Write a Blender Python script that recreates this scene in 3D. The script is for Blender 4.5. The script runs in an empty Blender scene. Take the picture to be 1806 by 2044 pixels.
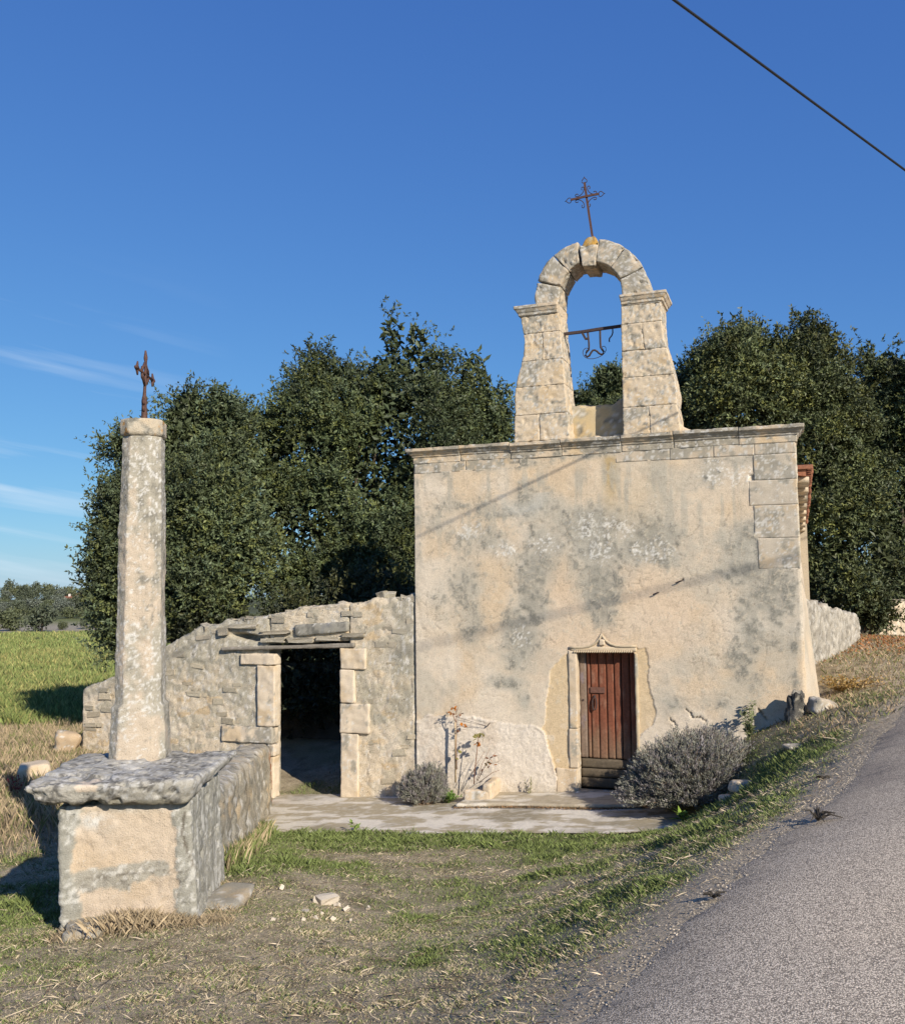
import bpy, bmesh, math, random
import numpy as np
from mathutils import Vector, Matrix
random.seed(7)
RNG = np.random.default_rng(7)
SC = bpy.context.scene
COL = SC.collection
R = math.radians

# ------------------------------------------------------------------ camera, sky, sun, exposure
EYE = np.array([0.0, 0.0, 3.6])
F_, PITCH, ROLL = 1850.0, R(4.36), R(0.7)          # focal length in units of an 1806 x 2044 picture
_f = np.array([0, math.cos(PITCH), math.sin(PITCH)])
_u0 = np.array([0, -math.sin(PITCH), math.cos(PITCH)])
_r0 = np.array([1.0, 0, 0])
_r = _r0 * math.cos(ROLL) - _u0 * math.sin(ROLL)
_u = _u0 * math.cos(ROLL) + _r0 * math.sin(ROLL)
cam_d = bpy.data.cameras.new('camera')
cam = bpy.data.objects.new('camera', cam_d)
COL.objects.link(cam)
cam_d.sensor_fit = 'VERTICAL'
cam_d.sensor_height = 24.0
cam_d.lens = 24.0 * F_ / 2044.0
cam_d.clip_end = 6000
cam.matrix_world = Matrix(((_r[0], _u[0], -_f[0], EYE[0]), (_r[1], _u[1], -_f[1], EYE[1]),
                           (_r[2], _u[2], -_f[2], EYE[2]), (0, 0, 0, 1)))
SC.camera = cam

SUN_ELEV = R(28)
SUN_H = np.array([-0.53, 0.848])                   # horizontal travel of the rays: to the left and away
SUN_DIR = np.array([SUN_H[0] * math.cos(SUN_ELEV), SUN_H[1] * math.cos(SUN_ELEV), -math.sin(SUN_ELEV)])
SUN_DIR /= np.linalg.norm(SUN_DIR)
sun_d = bpy.data.lights.new('sun', 'SUN')
sun_d.energy = 4.6
sun_d.angle = R(0.53)
sun_d.color = (1.0, 0.91, 0.79)
sun = bpy.data.objects.new('sun', sun_d)
COL.objects.link(sun)
sun.location = (10, -20, 30)
sun.rotation_euler = Vector(SUN_DIR).to_track_quat('-Z', 'Y').to_euler()

W = bpy.data.worlds.new('World')
SC.world = W
W.use_nodes = True
wn, wl = W.node_tree.nodes, W.node_tree.links
bg = wn['Background']
sky = wn.new('ShaderNodeTexSky')
sky.sky_type = 'NISHITA'
sky.sun_disc = False
sky.sun_elevation = SUN_ELEV
sky.sun_rotation = math.atan2(-SUN_H[0], -SUN_H[1])
sky.altitude = 300
sky.air_density = 1.0
sky.dust_density = 0.2
sky.ozone_density = 10.0
bg.inputs['Strength'].default_value = 0.085
# thin high cirrus, low in the west: long streaks in the sky's own directions
wtc = wn.new('ShaderNodeTexCoord')
wmp = wn.new('ShaderNodeMapping')
wmp.inputs['Rotation'].default_value = (0, R(-11), 0)
wmp2 = wn.new('ShaderNodeMapping')
wmp2.inputs['Scale'].default_value = (1.8, 1.8, 30)
wl.new(wmp.outputs['Vector'], wmp2.inputs['Vector'])
wns = wn.new('ShaderNodeTexNoise')
wns.inputs['Scale'].default_value = 1.5
wns.inputs['Detail'].default_value = 5
wns.inputs['Distortion'].default_value = 0.25
wr = wn.new('ShaderNodeMapRange')
wr.inputs['From Min'].default_value = 0.53
wr.inputs['From Max'].default_value = 0.74
wr.inputs['To Max'].default_value = 0.5
wsep = wn.new('ShaderNodeSeparateXYZ')
wband = wn.new('ShaderNodeMapRange')
wband.interpolation_type = 'SMOOTHSTEP'
wband.inputs['From Min'].default_value = 0.34
wband.inputs['From Max'].default_value = 0.14
wmul = wn.new('ShaderNodeMath')
wmul.operation = 'MULTIPLY'
wmix = wn.new('ShaderNodeMix')
wmix.data_type = 'RGBA'
wmix.inputs['B'].default_value = (6.6, 7.6, 8.6, 1)
wl.new(wtc.outputs['Generated'], wmp.inputs['Vector'])
wl.new(wmp2.outputs['Vector'], wns.inputs['Vector'])
wl.new(wns.outputs['Fac'], wr.inputs['Value'])
wl.new(wtc.outputs['Generated'], wsep.inputs['Vector'])
wl.new(wsep.outputs['Z'], wband.inputs['Value'])
wl.new(wr.outputs['Result'], wmul.inputs[0])
wl.new(wband.outputs['Result'], wmul.inputs[1])
waz, wm2 = wn.new('ShaderNodeMapRange'), wn.new('ShaderNodeMath')
waz.inputs['From Min'].default_value, waz.inputs['From Max'].default_value = -0.22, -0.42
wm2.operation = 'MULTIPLY'
wl.new(wsep.outputs['X'], waz.inputs['Value'])
wl.new(wmul.outputs['Value'], wm2.inputs[0])
wl.new(waz.outputs['Result'], wm2.inputs[1])
wl.new(wm2.outputs[0], wmix.inputs['Factor'])
# the camera's rendering of a deep blue sky: one tone curve per channel for the whole dome
wsp, wcb = wn.new('ShaderNodeSeparateColor'), wn.new('ShaderNodeCombineColor')
wl.new(sky.outputs['Color'], wsp.inputs['Color'])
for ch, gm, kk in (('Red', 0.80, 1.0), ('Green', 0.73, 1.36), ('Blue', 0.45, 2.68)):
    pw, ml = wn.new('ShaderNodeMath'), wn.new('ShaderNodeMath')
    pw.operation, ml.operation = 'POWER', 'MULTIPLY'
    pw.inputs[1].default_value, ml.inputs[1].default_value = gm, kk
    wl.new(wsp.outputs[ch], pw.inputs[0]); wl.new(pw.outputs[0], ml.inputs[0]); wl.new(ml.outputs[0], wcb.inputs[ch])
wl.new(wcb.outputs['Color'], wmix.inputs['A'])
wl.new(wmix.outputs['Result'], bg.inputs['Color'])

SC.view_settings.view_transform = 'Standard'
SC.view_settings.look = 'None'
SC.view_settings.exposure = 0.45
SC.view_settings.gamma = 1.0
SC.view_settings.use_curve_mapping = False
SC.cycles.max_bounces = 6
SC.cycles.diffuse_bounces = 3

# ------------------------------------------------------------------ measuring helpers
def ray(x, y):
    return _f + _r * (x - 903) / F_ + _u * (1022 - y) / F_

def at_depth(x, y, Y):
    d = ray(x, y)
    return EYE + d * Y / d[1]

class Frame:
    """A vertical reference plane with an origin: U runs right, N runs away from the camera."""
    def __init__(s, o, yaw):
        t = R(yaw)
        s.o = np.array(o, float)
        s.yaw = t
        s.U = np.array([math.cos(t), math.sin(t), 0])
        s.N = np.array([-math.sin(t), math.cos(t), 0])
    def hit(s, x, y, off=0.0):
        d = ray(x, y)
        k = ((s.o + s.N * off - EYE) @ s.N) / (d @ s.N)
        q = EYE + d * k - s.o
        return float(q @ s.U), float(q[2])
    def w(s, u, n, z=0.0):
        return s.o + s.U * u + s.N * n + np.array([0, 0, z])
    def inv(s, P):
        q = np.asarray(P, float) - s.o
        return np.stack([q @ s.U, q @ s.N, q[..., 2]], -1)

CH = Frame((-0.6604, 15.9977, 0.0), -20)       # chapel front
PD = Frame((-1.9647, 7.3, 1.0947), 8)          # wayside pillar

# ------------------------------------------------------------------ noise (numpy)
def _hash(i, j, k, s):
    h = (i.astype(np.int64) * 374761393 + j.astype(np.int64) * 668265263 + k.astype(np.int64) * 2147483647 + s * 1274126177) & 0xffffffff
    h = ((h ^ (h >> 13)) * 1274126177) & 0xffffffff
    h = ((h ^ (h >> 16)) * 2246822519) & 0xffffffff
    return ((h ^ (h >> 15)) & 0xffffff) / float(0xffffff)

def vnoise(P, s=0):
    P = np.asarray(P, float)
    I = np.floor(P).astype(np.int64)
    f = P - I
    f = f * f * f * (f * (f * 6 - 15) + 10)
    out = 0
    for a in (0, 1):
        wa = f[:, 0] if a else 1 - f[:, 0]
        for b in (0, 1):
            wb = wa * (f[:, 1] if b else 1 - f[:, 1])
            for c in (0, 1):
                out = out + wb * (f[:, 2] if c else 1 - f[:, 2]) * _hash(I[:, 0] + a, I[:, 1] + b, I[:, 2] + c, s)
    return out * 2 - 1

def fbm(P, freq=1.0, octv=4, s=0, gain=0.5):
    P = np.asarray(P, float) * freq
    out, a, t = 0, 1.0, 0.0
    for o in range(octv):
        out = out + a * vnoise(P + o * 17.3, s + o)
        t += a
        a *= gain
        P = P * 2.03
    return out / t * 1.5

def worley(P, s=0):
    """3-D cell noise: nearest distance, second nearest and the hash of the nearest cell."""
    P = np.asarray(P, float)
    I = np.floor(P).astype(np.int64)
    d1 = np.full(len(P), 9.0); d2 = np.full(len(P), 9.0); cid = np.zeros(len(P))
    for a in (-1, 0, 1):
        for b in (-1, 0, 1):
            for c in (-1, 0, 1):
                A, B, Cc = I[:, 0] + a, I[:, 1] + b, I[:, 2] + c
                q = np.stack([A + _hash(A, B, Cc, s), B + _hash(A, B, Cc, s + 1), Cc + _hash(A, B, Cc, s + 2)], -1)
                d = np.sqrt(((q - P) ** 2).sum(1))
                nearer = d < d1
                d2 = np.where(nearer, d1, np.minimum(d2, d))
                cid = np.where(nearer, _hash(A, B, Cc, s + 3), cid)
                d1 = np.where(nearer, d, d1)
    return d1, d2, cid

def worley2(u, v, s=0):
    """2-D cell noise."""
    I, J = np.floor(u).astype(np.int64), np.floor(v).astype(np.int64)
    z = np.zeros_like(I)
    d1 = np.full(len(u), 9.0); d2 = np.full(len(u), 9.0); cid = np.zeros(len(u))
    for a in (-1, 0, 1):
        for b in (-1, 0, 1):
            A, B = I + a, J + b
            d = np.hypot(A + 0.1 + 0.8 * _hash(A, B, z, s) - u, B + 0.1 + 0.8 * _hash(A, B, z, s + 1) - v)
            nearer = d < d1
            d2 = np.where(nearer, d1, np.minimum(d2, d))
            cid = np.where(nearer, _hash(A, B, z, s + 3), cid)
            d1 = np.where(nearer, d, d1)
    return d1, d2, cid

def sstep(a, b, x):
    t = np.clip((x - a) / (b - a), 0, 1)
    return t * t * (3 - 2 * t)

def mixc(c, d, m):
    d = np.asarray(d, float)
    return c + (d - c) * np.clip(m, 0, 1)[:, None]

# ------------------------------------------------------------------ object helpers
def tag(o, label=None, cat=None, group=None, kind=None):
    for k, v in (('label', label), ('category', cat), ('group', group), ('kind', kind)):
        if v:
            o[k] = v
    return o

def empty(name, loc, rz=0.0):
    o = bpy.data.objects.new(name, None)
    o.empty_display_size = 0.2
    COL.objects.link(o)
    o.location = loc
    o.rotation_euler = (0, 0, rz)
    return o

def link(name, me, parent=None, loc=None, rot=None, scale=None):
    o = bpy.data.objects.new(name, me)
    COL.objects.link(o)
    if parent:
        o.parent = parent
    if loc is not None:
        o.location = loc
    if rot is not None:
        o.rotation_euler = rot
    if scale is not None:
        o.scale = scale
    return o

def mesh(name, V, F, mat=None, col=None, smooth=True):
    V = np.ascontiguousarray(V, dtype=np.float32)
    me = bpy.data.meshes.new(name)
    if isinstance(F, np.ndarray):
        F = np.ascontiguousarray(F, dtype=np.int32)
        k = F.shape[1]
        me.vertices.add(len(V)); me.vertices.foreach_set('co', V.ravel())
        me.loops.add(F.size); me.loops.foreach_set('vertex_index', F.ravel())
        me.polygons.add(len(F)); me.polygons.foreach_set('loop_start', np.arange(len(F), dtype=np.int32) * k)
        me.update(calc_edges=True)
    else:
        me.from_pydata(V.tolist(), [], F)
        me.update()
    me.polygons.foreach_set('use_smooth', np.full(len(me.polygons), smooth))
    if col is not None:
        ca = me.color_attributes.new('Col', 'FLOAT_COLOR', 'POINT')
        c4 = np.ones((len(V), 4), dtype=np.float32)
        c4[:, :3] = np.clip(col, 0.004, 0.9)
        ca.data.foreach_set('color', c4.ravel())
    if mat:
        me.materials.append(mat)
    return me

def mk(name, V, F, mat=None, parent=None, col=None, smooth=True, loc=None):
    V = np.asarray(V, float)
    if loc is not None and parent is None:
        V = V - np.asarray(loc)
    return link(name, mesh(name, V, F, mat, col, smooth), parent, loc if parent is None else None)

class MB:
    """Collects small shapes into one mesh."""
    def __init__(s):
        s.v, s.f, s.c = [], [], []
        s.n = 0
    def add(s, V, F, col=None):
        V = np.asarray(V, float)
        s.v.append(V)
        s.f += [[int(i) + s.n for i in q] for q in F]
        s.n += len(V)
        s.c.append(np.tile(np.asarray(col if col is not None else (0.3, 0.3, 0.3)), (len(V), 1)))
    def tube(s, pts, r, k=6, col=None, flat=None, up=(0, 0.03, 1)):
        """Swept bar: round (r may vary along it), or flat=(w, d) for a rectangular bar."""
        pts = np.asarray(pts, float)
        n = len(pts)
        r = np.full(n, r) if np.isscalar(r) else np.asarray(r, float)
        T = np.gradient(pts, axis=0)
        T /= np.linalg.norm(T, axis=1)[:, None] + 1e-9
        up = np.asarray(up, float)
        V = []
        for i in range(n):
            a = np.cross(T[i], up)
            if np.linalg.norm(a) < 1e-3:
                a = np.cross(T[i], (1, 0, 0))
            a /= np.linalg.norm(a)
            b = np.cross(a, T[i])
            if flat:
                for sa, sb in ((-1, -1), (1, -1), (1, 1), (-1, 1)):
                    V.append(pts[i] + a * sa * flat[0] / 2 + b * sb * flat[1] / 2)
            else:
                for j in range(k):
                    t = 2 * math.pi * j / k
                    V.append(pts[i] + (a * math.cos(t) + b * math.sin(t)) * r[i])
        k = 4 if flat else k
        F = [(i * k + j, i * k + (j + 1) % k, (i + 1) * k + (j + 1) % k, (i + 1) * k + j) for i in range(n - 1) for j in range(k)]
        F += [tuple(range(k))[::-1], tuple((n - 1) * k + j for j in range(k))]
        s.add(V, F, col)
    def box(s, lo, hi, col=None):
        x0, y0, z0 = lo
        x1, y1, z1 = hi
        s.add([(x0, y0, z0), (x1, y0, z0), (x1, y1, z0), (x0, y1, z0), (x0, y0, z1), (x1, y0, z1), (x1, y1, z1), (x0, y1, z1)],
              [(0, 3, 2, 1), (4, 5, 6, 7), (0, 1, 5, 4), (1, 2, 6, 5), (2, 3, 7, 6), (3, 0, 4, 7)], col)
    def build(s, name, mat, parent=None, smooth=False, loc=None):
        V = np.concatenate(s.v)
        if loc is not None and parent is None:
            V = V - np.asarray(loc)
        return link(name, mesh(name, V, s.f, mat, np.concatenate(s.c), smooth), parent, loc if parent is None else None)

def grid_faces(nu, nv):
    i, j = np.meshgrid(np.arange(nu - 1), np.arange(nv - 1), indexing='ij')
    a = (i * nv + j).ravel()
    return np.stack([a, a + nv, a + nv + 1, a + 1], -1)

def unit_block(n):
    """Surface points of a unit cube, n = cells per axis; integer grid, shared on the edges."""
    nx, ny, nz = n
    idx, pts, F = {}, [], []
    def vid(p):
        if p not in idx:
            idx[p] = len(pts)
            pts.append(p)
        return idx[p]
    for a in range(ny):
        for b in range(nz):
            F.append([vid((0, a, b)), vid((0, a, b + 1)), vid((0, a + 1, b + 1)), vid((0, a + 1, b))])
            F.append([vid((nx, a, b)), vid((nx, a + 1, b)), vid((nx, a + 1, b + 1)), vid((nx, a, b + 1))])
    for a in range(nx):
        for b in range(nz):
            F.append([vid((a, 0, b)), vid((a + 1, 0, b)), vid((a + 1, 0, b + 1)), vid((a, 0, b + 1))])
            F.append([vid((a, ny, b)), vid((a, ny, b + 1)), vid((a + 1, ny, b + 1)), vid((a + 1, ny, b))])
    for a in range(nx):
        for b in range(ny):
            F.append([vid((a, b, 0)), vid((a, b + 1, 0)), vid((a + 1, b + 1, 0)), vid((a + 1, b, 0))])
            F.append([vid((a, b, nz)), vid((a + 1, b, nz)), vid((a + 1, b + 1, nz)), vid((a, b + 1, nz))])
    return np.array(pts, float) / np.array(n, float), np.array(F)

def block(name, mapf, dims, res, mat, parent=None, rr=0.02, amp=0.006, freq=6.0, colf=None, seed=0, dispf=None, loc=None, octv=4):
    """A worn block: mapf turns points of the box 0..dims into space; edges rounded by rr, faces roughened."""
    dims = np.array(dims, float)
    n = tuple(int(max(1, round(d / r_))) for d, r_ in zip(dims, res if isinstance(res, tuple) else (res,) * 3))
    P, F = unit_block(n)
    P = P * dims
    rr = min(rr, dims.min() * 0.45)
    q = np.clip(P, rr, dims - rr)
    d = P - q
    ln = np.linalg.norm(d, axis=1)[:, None] + 1e-9
    nrm = d / ln
    P = q + nrm * rr
    V0 = mapf(P)
    e = 1e-3
    # outward direction after the mapping
    V1 = mapf(P + nrm * e)
    on = (V1 - V0)
    on /= np.linalg.norm(on, axis=1)[:, None] + 1e-12
    dd = amp * fbm(V0, freq, octv, seed)
    if dispf is not None:
        dd = dd + dispf(V0, on)
    V = V0 + on * dd[:, None]
    c = colf(V0, on) if colf else None
    return mk(name, V, F, mat, parent, c, True, loc)

def boxmap(lo):
    lo = np.array(lo, float)
    return lambda P: P + lo

def quadmap(c, dims):
    """Trilinear map of a box onto 8 corners: c[k] for bottom 0-3 (x0y0, x1y0, x1y1, x0y1) and top 4-7."""
    c = np.array(c, float)
    dims = np.array(dims, float)
    def f(P):
        s, t, w = (P / dims).T
        s, t, w = s[:, None], t[:, None], w[:, None]
        b = c[0] * (1 - s) * (1 - t) + c[1] * s * (1 - t) + c[2] * s * t + c[3] * (1 - s) * t
        h = c[4] * (1 - s) * (1 - t) + c[5] * s * (1 - t) + c[6] * s * t + c[7] * (1 - s) * t
        return b * (1 - w) + h * w
    return f

# ------------------------------------------------------------------ materials
def principled(name):
    m = bpy.data.materials.new(name)
    m.use_nodes = True
    return m, m.node_tree.nodes, m.node_tree.links, m.node_tree.nodes['Principled BSDF']

def mat_vc(name, rough=0.9, spec=0.2, nscale=40.0, var=0.22, bump=0.35, bscale=60.0, bdist=0.01, base=None, rnd=0.0, speck=0.0, tint=None, spscale=70, pit=0.0, pscale=110):
    """Colour from the mesh (or a base colour), broken up by fine procedural grain, with fine relief."""
    m, N, L, B = principled(name)
    B.inputs['Roughness'].default_value = rough
    B.inputs['Specular IOR Level'].default_value = spec
    tc = N.new('ShaderNodeTexCoord')
    if base is None:
        a = N.new('ShaderNodeVertexColor')
        a.layer_name = 'Col'
        src = a.outputs['Color']
    else:
        a = N.new('ShaderNodeRGB')
        a.outputs[0].default_value = (*base, 1)
        src = a.outputs[0]
    ns = N.new('ShaderNodeTexNoise')
    ns.inputs['Scale'].default_value = nscale
    ns.inputs['Detail'].default_value = 6
    ns.inputs['Roughness'].default_value = 0.65
    L.new(tc.outputs['Object'], ns.inputs['Vector'])
    mr = N.new('ShaderNodeMapRange')
    mr.inputs['From Min'].default_value = 0.3
    mr.inputs['From Max'].default_value = 0.7
    mr.inputs['To Min'].default_value = 1 - var
    mr.inputs['To Max'].default_value = 1 + var
    L.new(ns.outputs['Fac'], mr.inputs['Value'])
    val = mr.outputs['Result']
    if rnd:
        oi = N.new('ShaderNodeObjectInfo')
        r2 = N.new('ShaderNodeMapRange')
        r2.inputs['To Min'].default_value = 1 - rnd
        r2.inputs['To Max'].default_value = 1 + rnd
        L.new(oi.outputs['Random'], r2.inputs['Value'])
        mu = N.new('ShaderNodeMath')
        mu.operation = 'MULTIPLY'
        L.new(val, mu.inputs[0])
        L.new(r2.outputs['Result'], mu.inputs[1])
        val = mu.outputs['Value']
        if tint:
            mt = N.new('ShaderNodeMix')
            mt.data_type = 'RGBA'
            mt.inputs['B'].default_value = (*tint, 1)
            ma = N.new('ShaderNodeMath')
            ma.operation = 'MULTIPLY'
            ma.inputs[1].default_value = 7.31
            fr = N.new('ShaderNodeMath')
            fr.operation = 'FRACT'
            L.new(oi.outputs['Random'], ma.inputs[0])
            L.new(ma.outputs[0], fr.inputs[0])
            L.new(fr.outputs[0], mt.inputs['Factor'])
            L.new(src, mt.inputs['A'])
            src = mt.outputs['Result']
    vm = N.new('ShaderNodeVectorMath')
    vm.operation = 'SCALE'
    L.new(src, vm.inputs[0])
    L.new(val, vm.inputs['Scale'])
    out = vm.outputs['Vector']
    if speck:
        vo = N.new('ShaderNodeTexNoise')
        vo.inputs['Scale'].default_value = spscale
        vo.inputs['Detail'].default_value = 2
        L.new(tc.outputs['Object'], vo.inputs['Vector'])
        sr = N.new('ShaderNodeMapRange')
        sr.inputs['From Min'].default_value = 0.66
        sr.inputs['From Max'].default_value = 0.72
        sr.inputs['To Max'].default_value = speck
        L.new(vo.outputs['Fac'], sr.inputs['Value'])
        mx = N.new('ShaderNodeMix')
        mx.data_type = 'RGBA'
        mx.inputs['B'].default_value = (0.62, 0.60, 0.54, 1)
        L.new(sr.outputs['Result'], mx.inputs['Factor'])
        L.new(out, mx.inputs['A'])
        out = mx.outputs['Result']
    if pit:
        pn = N.new('ShaderNodeTexNoise')
        pn.inputs['Scale'].default_value = pscale
        pn.inputs['Detail'].default_value = 3
        L.new(tc.outputs['Object'], pn.inputs['Vector'])
        pr = N.new('ShaderNodeMapRange')
        pr.inputs['From Min'].default_value = 0.60
        pr.inputs['From Max'].default_value = 0.70
        pr.inputs['To Min'].default_value = 1.0
        pr.inputs['To Max'].default_value = 1.0 - pit
        L.new(pn.outputs['Fac'], pr.inputs['Value'])
        pv = N.new('ShaderNodeVectorMath')
        pv.operation = 'SCALE'
        L.new(out, pv.inputs[0])
        L.new(pr.outputs['Result'], pv.inputs['Scale'])
        out = pv.outputs['Vector']
    L.new(out, B.inputs['Base Color'])
    if bump:
        nb = N.new('ShaderNodeTexNoise')
        nb.inputs['Scale'].default_value = bscale
        nb.inputs['Detail'].default_value = 5
        nb.inputs['Roughness'].default_value = 0.7
        L.new(tc.outputs['Object'], nb.inputs['Vector'])
        bp = N.new('ShaderNodeBump')
        bp.inputs['Strength'].default_value = bump
        bp.inputs['Distance'].default_value = bdist
        L.new(nb.outputs['Fac'], bp.inputs['Height'])
        L.new(bp.outputs['Normal'], B.inputs['Normal'])
    return m

M = {}
M['plaster'] = mat_vc('lime_plaster', 0.93, 0.15, 60, 0.14, 0.6, 60, 0.012, pit=0.35, pscale=55)
M['stone'] = mat_vc('weathered_limestone', 0.92, 0.15, 85, 0.16, 0.8, 80, 0.014, speck=0.6, spscale=95, pit=0.45, pscale=85)
M['rubble'] = mat_vc('rubble_masonry', 0.95, 0.1, 60, 0.24, 0.7, 60, 0.015, speck=0.45, spscale=80, pit=0.6, pscale=50)
M['rubble_piece'] = mat_vc('rubble_stone', 0.95, 0.1, 14, 0.28, 0.8, 22, 0.03, base=(0.52, 0.44, 0.31), rnd=0.20, tint=(0.43, 0.38, 0.28), speck=0.4, spscale=26)
M['cap_piece'] = mat_vc('lichened_capping_stone', 0.95, 0.1, 14, 0.3, 0.8, 22, 0.03, base=(0.50, 0.435, 0.325), rnd=0.20, tint=(0.40, 0.36, 0.275), speck=0.5, spscale=26)
M['iron'] = mat_vc('rusted_iron', 0.75, 0.35, 60, 0.45, 0.4, 90, 0.004, base=(0.085, 0.042, 0.030))
M['darkiron'] = mat_vc('dark_rusted_iron', 0.7, 0.35, 60, 0.45, 0.4, 90, 0.004, base=(0.050, 0.032, 0.028))
M['leaf'] = mat_vc('holm_oak_leaf', 0.52, 0.30, 3.0, 0.25, 0, base=None)
M['grass'] = mat_vc('grass_blade', 0.7, 0.25, 4.0, 0.2, 0)
M['bark'] = mat_vc('bark', 0.95, 0.1, 12, 0.35, 0.8, 20, 0.03, base=(0.085, 0.070, 0.052))
M['ground'] = mat_vc('dry_soil_and_turf', 0.97, 0.1, 30, 0.40, 0.9, 42, 0.03)
M['paving'] = mat_vc('lichened_concrete', 0.93, 0.2, 30, 0.14, 0.35, 60, 0.006)
M['wood'] = mat_vc('weathered_wood', 0.85, 0.2, 30, 0.25, 0.5, 50, 0.006)
M['twig'] = mat_vc('dry_twig', 0.85, 0.2, 20, 0.25, 0)
M['tile'] = mat_vc('clay_tile', 0.85, 0.2, 30, 0.3, 0.4, 60, 0.005, base=(0.24, 0.105, 0.06), rnd=0.35)
M['cable'] = mat_vc('black_cable', 0.5, 0.4, 30, 0.1, 0, base=(0.015, 0.016, 0.018))
M['pebble'] = mat_vc('pale_limestone_chip', 0.92, 0.15, 20, 0.2, 0.5, 40, 0.01, base=(0.62, 0.54, 0.42), rnd=0.12)

# ------------------------------------------------------------------ the lie of the land
def chw(u, n, z):
    p = CH.w(u, n)
    return (p[0], p[1], z)

GP = [chw(u, n, 0.07 * u - 0.03) for u in (-2.6, -1.2, 0.2, 1.6, 3.0, 4.0) for n in (0.3, -1.2)]
GP += [chw(u, -2.45, 0.07 * u + 0.005) for u in (-1.6, 0.2, 2.0, 3.9)]
GP += [chw(4.3, -0.2, 0.5), chw(5.0, -0.15, 1.05), chw(5.6, -0.15, 1.35), chw(6.2, -0.1, 1.6), chw(5.2, -0.9, 0.95),
       chw(4.6, -0.9, 0.38), chw(5.9, -0.8, 1.48), chw(4.75, -1.9, 0.36), chw(4.2, -1.9, 0.24), chw(5.3, -1.7, 0.85),
       (3.0, 10.5, 1.05), (4.1, 11.1, 1.5), (4.9, 12.2, 1.68),
       (0, 8.2, 0.75), (0, 6.1, 1.15), (0, 4.5, 1.45), (-0.1, 10.5, 0.4), (1.5, 8.6, 1.0), (1.2, 11.0, 0.42), (1.8, 7.4, 1.5),
       (-2.0, 7.2, 1.08), (-3.1, 7.4, 0.95), (-2.15, 9.0, 0.95), (-2.5, 12, 0.3), (-4.3, 9.3, 0.62), (-4.3, 7.5, 0.85),
       (-4, 5, 1.15), (-2, 4.6, 1.4), (-2, 3, 1.6), (-6, 12, 0.5), (-7, 17.8, 0.42), (-7.5, 15, 0.42), (-4.5, 14.5, 0.4), (-9, 20, 0.2),
       (-12.7, 27, -0.3), (-6, 24, 0.1), (-18, 30, -0.4), (-20, 40, -0.6), (-40, 95, -1.2), (-15, 95, -1.2), (-60, 95, -1.2), (10, 95, -0.5),
       (40, 60, 1.0), (0, 25, 0.3), (10, 25, 2.1), (9.5, 22, 2.0), (12.5, 26, 1.85), (14, 20, 2.2), (6.6, 17, 2.0), (-3, 20, 0.0),
       (0.4, 4.15, 1.7), (1.39, 5.43, 1.78), (2.09, 6.4, 1.8), (2.87, 7.44, 1.85), (4.03, 9.25, 1.9), (5.81, 12.13, 2.0),
       (8, 15.5, 2.05), (12, 21, 2.1), (5, 3, 1.8), (6, 7, 1.9), (9, 12, 2.05), (14, 16, 2.2), (0, 1, 1.8), (-2, 1.5, 1.7), (3, 0, 1.9),
       (3, 4, 1.8), (-12, 5, 0.8), (-12, 14, 0.3), (-50, 130, -1.6), (-45, 200, -1.0), (-80, 270, 0.3), (-120, 280, 0.5),
       (-30, 280, -1.0), (60, 280, -1), (200, 200, 2), (-200, 150, -1), (-300, 500, -8), (0, 600, -10), (300, 500, -8), (-150, 20, -2), (120, 10, 4), (0, -40, 2.5)]
GP = np.array(GP, float)
_gd = np.sqrt(((GP[:, None, :2] - GP[None, :, :2]) ** 2).sum(2) + 0.8)
_gA = np.zeros((len(GP) + 3, len(GP) + 3))
_gA[:len(GP), :len(GP)] = _gd - np.eye(len(GP)) * 0.10
_gA[:len(GP), len(GP):] = np.c_[np.ones(len(GP)), GP[:, :2]]
_gA[len(GP):, :len(GP)] = _gA[:len(GP), len(GP):].T
_gw = np.linalg.solve(_gA, np.r_[GP[:, 2], 0, 0, 0])

def G(x, y):
    x = np.atleast_1d(np.asarray(x, float)); y = np.atleast_1d(np.asarray(y, float))
    out = _gw[len(GP)] + _gw[len(GP) + 1] * x + _gw[len(GP) + 2] * y
    for k in range(len(GP)):
        out = out + _gw[k] * np.sqrt((x - GP[k, 0]) ** 2 + (y - GP[k, 1]) ** 2 + 0.8)
    return out

def g1(x, y):
    return float(G(x, y)[0])

def on_ground(px, py):
    """The ground point a sight line meets."""
    d = ray(px, py)
    Y = np.linspace(3, 130, 4000)
    P = EYE + d[None] * (Y / d[1])[:, None]
    below = np.where(P[:, 2] < G(P[:, 0], P[:, 1]))[0]
    p = P[below[0]] if len(below) else P[-1]
    return np.array([p[0], p[1], g1(p[0], p[1])])

ROAD_Y = np.array([-6, 0, 2, 3.4, 4.15, 4.79, 5.43, 6.4, 7.44, 9.25, 12.13, 15.5, 21, 27, 40, 70])
ROAD_X = np.array([-4.4, -1.9, -0.9, 0.0, 0.4, 0.84, 1.39, 2.09, 2.87, 4.03, 5.81, 8.0, 12, 17, 30, 62])
def road_edge(y):
    y = np.asarray(y, float)
    q = np.stack([y, y * 0, y * 0], -1)
    return np.interp(y, ROAD_Y, ROAD_X) + 0.10 * fbm(q, 1.1, 3, 5) + 0.05 * fbm(q, 5, 2, 6)

def in_poly(x, y, poly):
    ins = np.zeros(len(x), bool)
    j = len(poly) - 1
    for i in range(len(poly)):
        xi, yi = poly[i]; xj, yj = poly[j]
        c = ((yi > y) != (yj > y)) & (x < (xj - xi) * (y - yi) / (yj - yi + 1e-12) + xi)
        ins ^= c
        j = i
    return ins

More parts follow.
